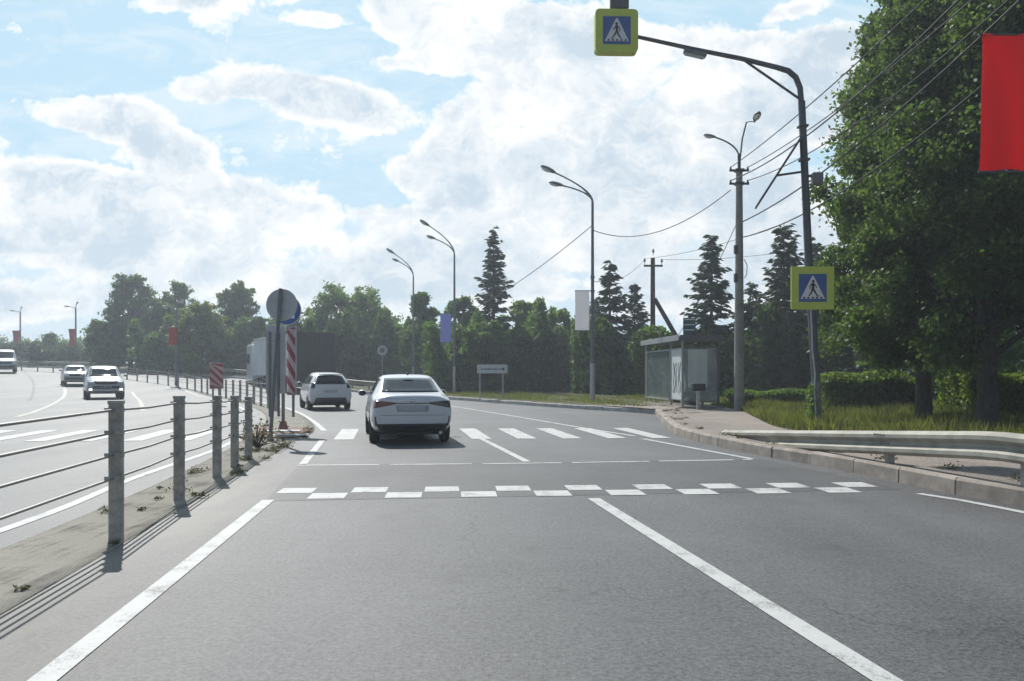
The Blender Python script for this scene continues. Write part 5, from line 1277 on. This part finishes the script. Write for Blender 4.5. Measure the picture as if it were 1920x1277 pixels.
sed = [(-2.1, .45, .66, .60, .74, .80, .70, .95, .58), (-2.0, .3, .78, .6, .84, .9, .78, 1.02, .66), (-1.5, .22, .82, .6, .86, .95, .8, 1.05, .7), (-.9, .2, .82, .6, .86, .95, .8, 1.36, .62), (-.4, .2, .82, .6, .86, .95, .8, 1.42, .6), (.2, .2, .82, .6, .86, .95, .8, 1.42, .6), (.5, .2, .82, .6, .86, .94, .8, 1.36, .62), (1.0, .2, .82, .6, .86, .93, .8, 1.0, .7), (1.6, .22, .82, .58, .86, .88, .79, .95, .7), (2.0, .26, .8, .55, .83, .78, .76, .86, .68), (2.1, .36, .7, .55, .76, .7, .7, .78, .6)]
oncoming('sedan', 'pale older car following the silver grey off road car towards us', 141, 720, 57, R(212), sed, 'car_pale',
         [('windscreen', 'front', [(-.68, 1.0), (.68, 1.0), (.56, 1.33), (-.56, 1.33)]), ('side_window', 'left', [(-1.1, .99), (.7, .99), (.35, 1.3), (-.75, 1.3)]), ('side_window', 'right', [(-1.1, .99), (.7, .99), (.35, 1.3), (-.75, 1.3)])],
         [(.62, .70, .12, .06)], [('grille', [(-.46, .63), (.46, .63), (.46, .76), (-.46, .76)], 'plastic'), ('bumper', [(-.76, .40), (.76, .40), (.76, .55), (-.76, .55)], 'plastic')], False, .3, .85, (-1.3, 1.3))
van = [(-2.7, .45, .8, .8, .9, 1.25, .85, 1.95, .74), (-2.6, .32, .88, .8, .96, 1.28, .92, 2.08, .78), (-1., .3, .9, .8, .98, 1.3, .94, 2.15, .80), (.7, .3, .9, .8, .98, 1.3, .94, 2.14, .80), (1.2, .3, .9, .8, .98, 1.28, .93, 2.0, .78), (1.9, .3, .9, .78, .97, 1.2, .9, 1.34, .78), (2.4, .32, .88, .74, .94, 1.05, .84, 1.15, .7), (2.65, .4, .78, .68, .84, .88, .74, .98, .6)]
oncoming('van', 'blue grey van coming round the bend at the left edge', 8, 695, 74, R(214), van, 'van_grey',
         [('windscreen', 'front', [(-.76, 1.32), (.76, 1.32), (.68, 1.92), (-.68, 1.92)]), ('side_window', 'right', [(.1, 1.38), (1.35, 1.36), (.95, 1.85), (.1, 1.9)]), ('side_window', 'left', [(.1, 1.38), (1.35, 1.36), (.95, 1.85), (.1, 1.9)])],
         [(.68, .86, .13, .09)], [('grille', [(-.48, .78), (.48, .78), (.48, .95), (-.48, .95)], 'plastic'), ('bumper', [(-.8, .42), (.8, .42), (.82, .64), (-.82, .64)], 'plastic')], False, .35, .96, (-1.7, 1.75), cat='van')
# --- articulated lorry on the bend
tk = thing('lorry', 'articulated lorry with a pale curtain side going round the bend', 'lorry', (-12.75, 52.0, gz(-14, 54)*.5), R(30))
TL = 12.5; tz = 3.98
MB().box((0, TL/2, (1.15+tz)/2), (2.5, TL, tz-1.15), 0, None, .03).build('trailer_box', MT['curtain'], tk)
MB().box((0, .0-.012, (1.15+tz)/2), (2.44, .03, tz-1.25)).build('rear_doors', MT['maroon'], tk)
mb = MB()
for x in (-1.22, 1.22): mb.box((x, -.02, (1.15+tz)/2), (.07, .05, tz-1.15))
mb.box((0, -.022, tz-.05), (2.5, .05, .1)).box((0, -.022, 1.2), (2.5, .05, .12)); mb.build('rear_frame', MT['maroon'], tk)
mb = MB()
for x in (-.7, -.25, .25, .7): mb.tube([(x, -.05, 1.3), (x, -.05, tz-.15)], .02, 6)
mb.build('lock_rod', MT['maroon'], tk)
MB().box((-1.262, TL/2, tz-.09), (.03, TL+.01, .14)).box((1.262, TL/2, tz-.09), (.03, TL+.01, .14)).build('roof_rail', MT['galv'], tk)
MB().box((-1.257, TL*.42, 2.75), (.012, 4.2, .95)).box((-1.257, TL*.44, 1.85), (.012, 3.0, .45)).build('side_print', MT['red_print'], tk)
MB().box((0, TL/2, 1.02), (1.1, TL-.4, .22)).build('chassis', MT['plastic'], tk)
MB().box((-1.2, TL*.52, .72), (.04, 3.6, .5)).box((1.2, TL*.52, .72), (.04, 3.6, .5)).build('side_guard', MT['steel_grey'], tk)
MB().box((0, .1, .58), (2.4, .1, .14)).build('rear_bumper', MT['plastic'], tk)
for sx in (-1, 1): MB().box((sx*1.0, .03, .75), (.38, .05, .14)).build('tail_light', MT['tail'], tk)
cab = MB().box((0, TL+1.75, 2.15), (2.46, 2.1, 3.0), 0, None, .18).box((0, TL+1.2, 3.6), (2.2, 1.2, .5), 0, None, .15).build('cab', MT['car_white'], tk)
MB().box((0, TL+2.81, 2.55), (2.1, .03, .95), 0, None, .01).build('windscreen', MT['car_glass'], cab)
for sx in (-1, 1):
    MB().box((sx*1.235, TL+2.05, 2.45), (.025, .85, .8), 0, None, .008).build('side_window', MT['car_glass'], cab)
    MB().box((sx*1.42, TL+2.75, 2.6), (.22, .12, .7), 0, None, .03).build('wing_mirror', MT['plastic'], tk)
MB().box((0, TL+1.4, .62), (2.3, 2.8, .35)).build('tractor_chassis', MT['plastic'], tk)
for y in (2.1, 3.4, 4.7, TL-.9, TL+2.1):
    for sx in (-1, 1): wheel(tk, sx*1.2, y, .5, .36, 6)

# ------------------------------------------------------------------ the summer haze
hm = bpy.data.materials.new('haze'); hm.use_nodes = True; nt = hm.node_tree
for n in list(nt.nodes):
    if n.type == 'BSDF_PRINCIPLED': nt.nodes.remove(n)
pv = nt.nodes.new('ShaderNodeVolumePrincipled'); pv.inputs['Color'].default_value = (.80, .88, .96, 1); pv.inputs['Density'].default_value = .0018; pv.inputs['Anisotropy'].default_value = .35
nt.links.new(pv.outputs[0], nt.nodes['Material Output'].inputs['Volume'])
tag(MB().box((0, 260, 8.6), (1300, 780, 20.4)).build('haze', hm), kind='stuff')
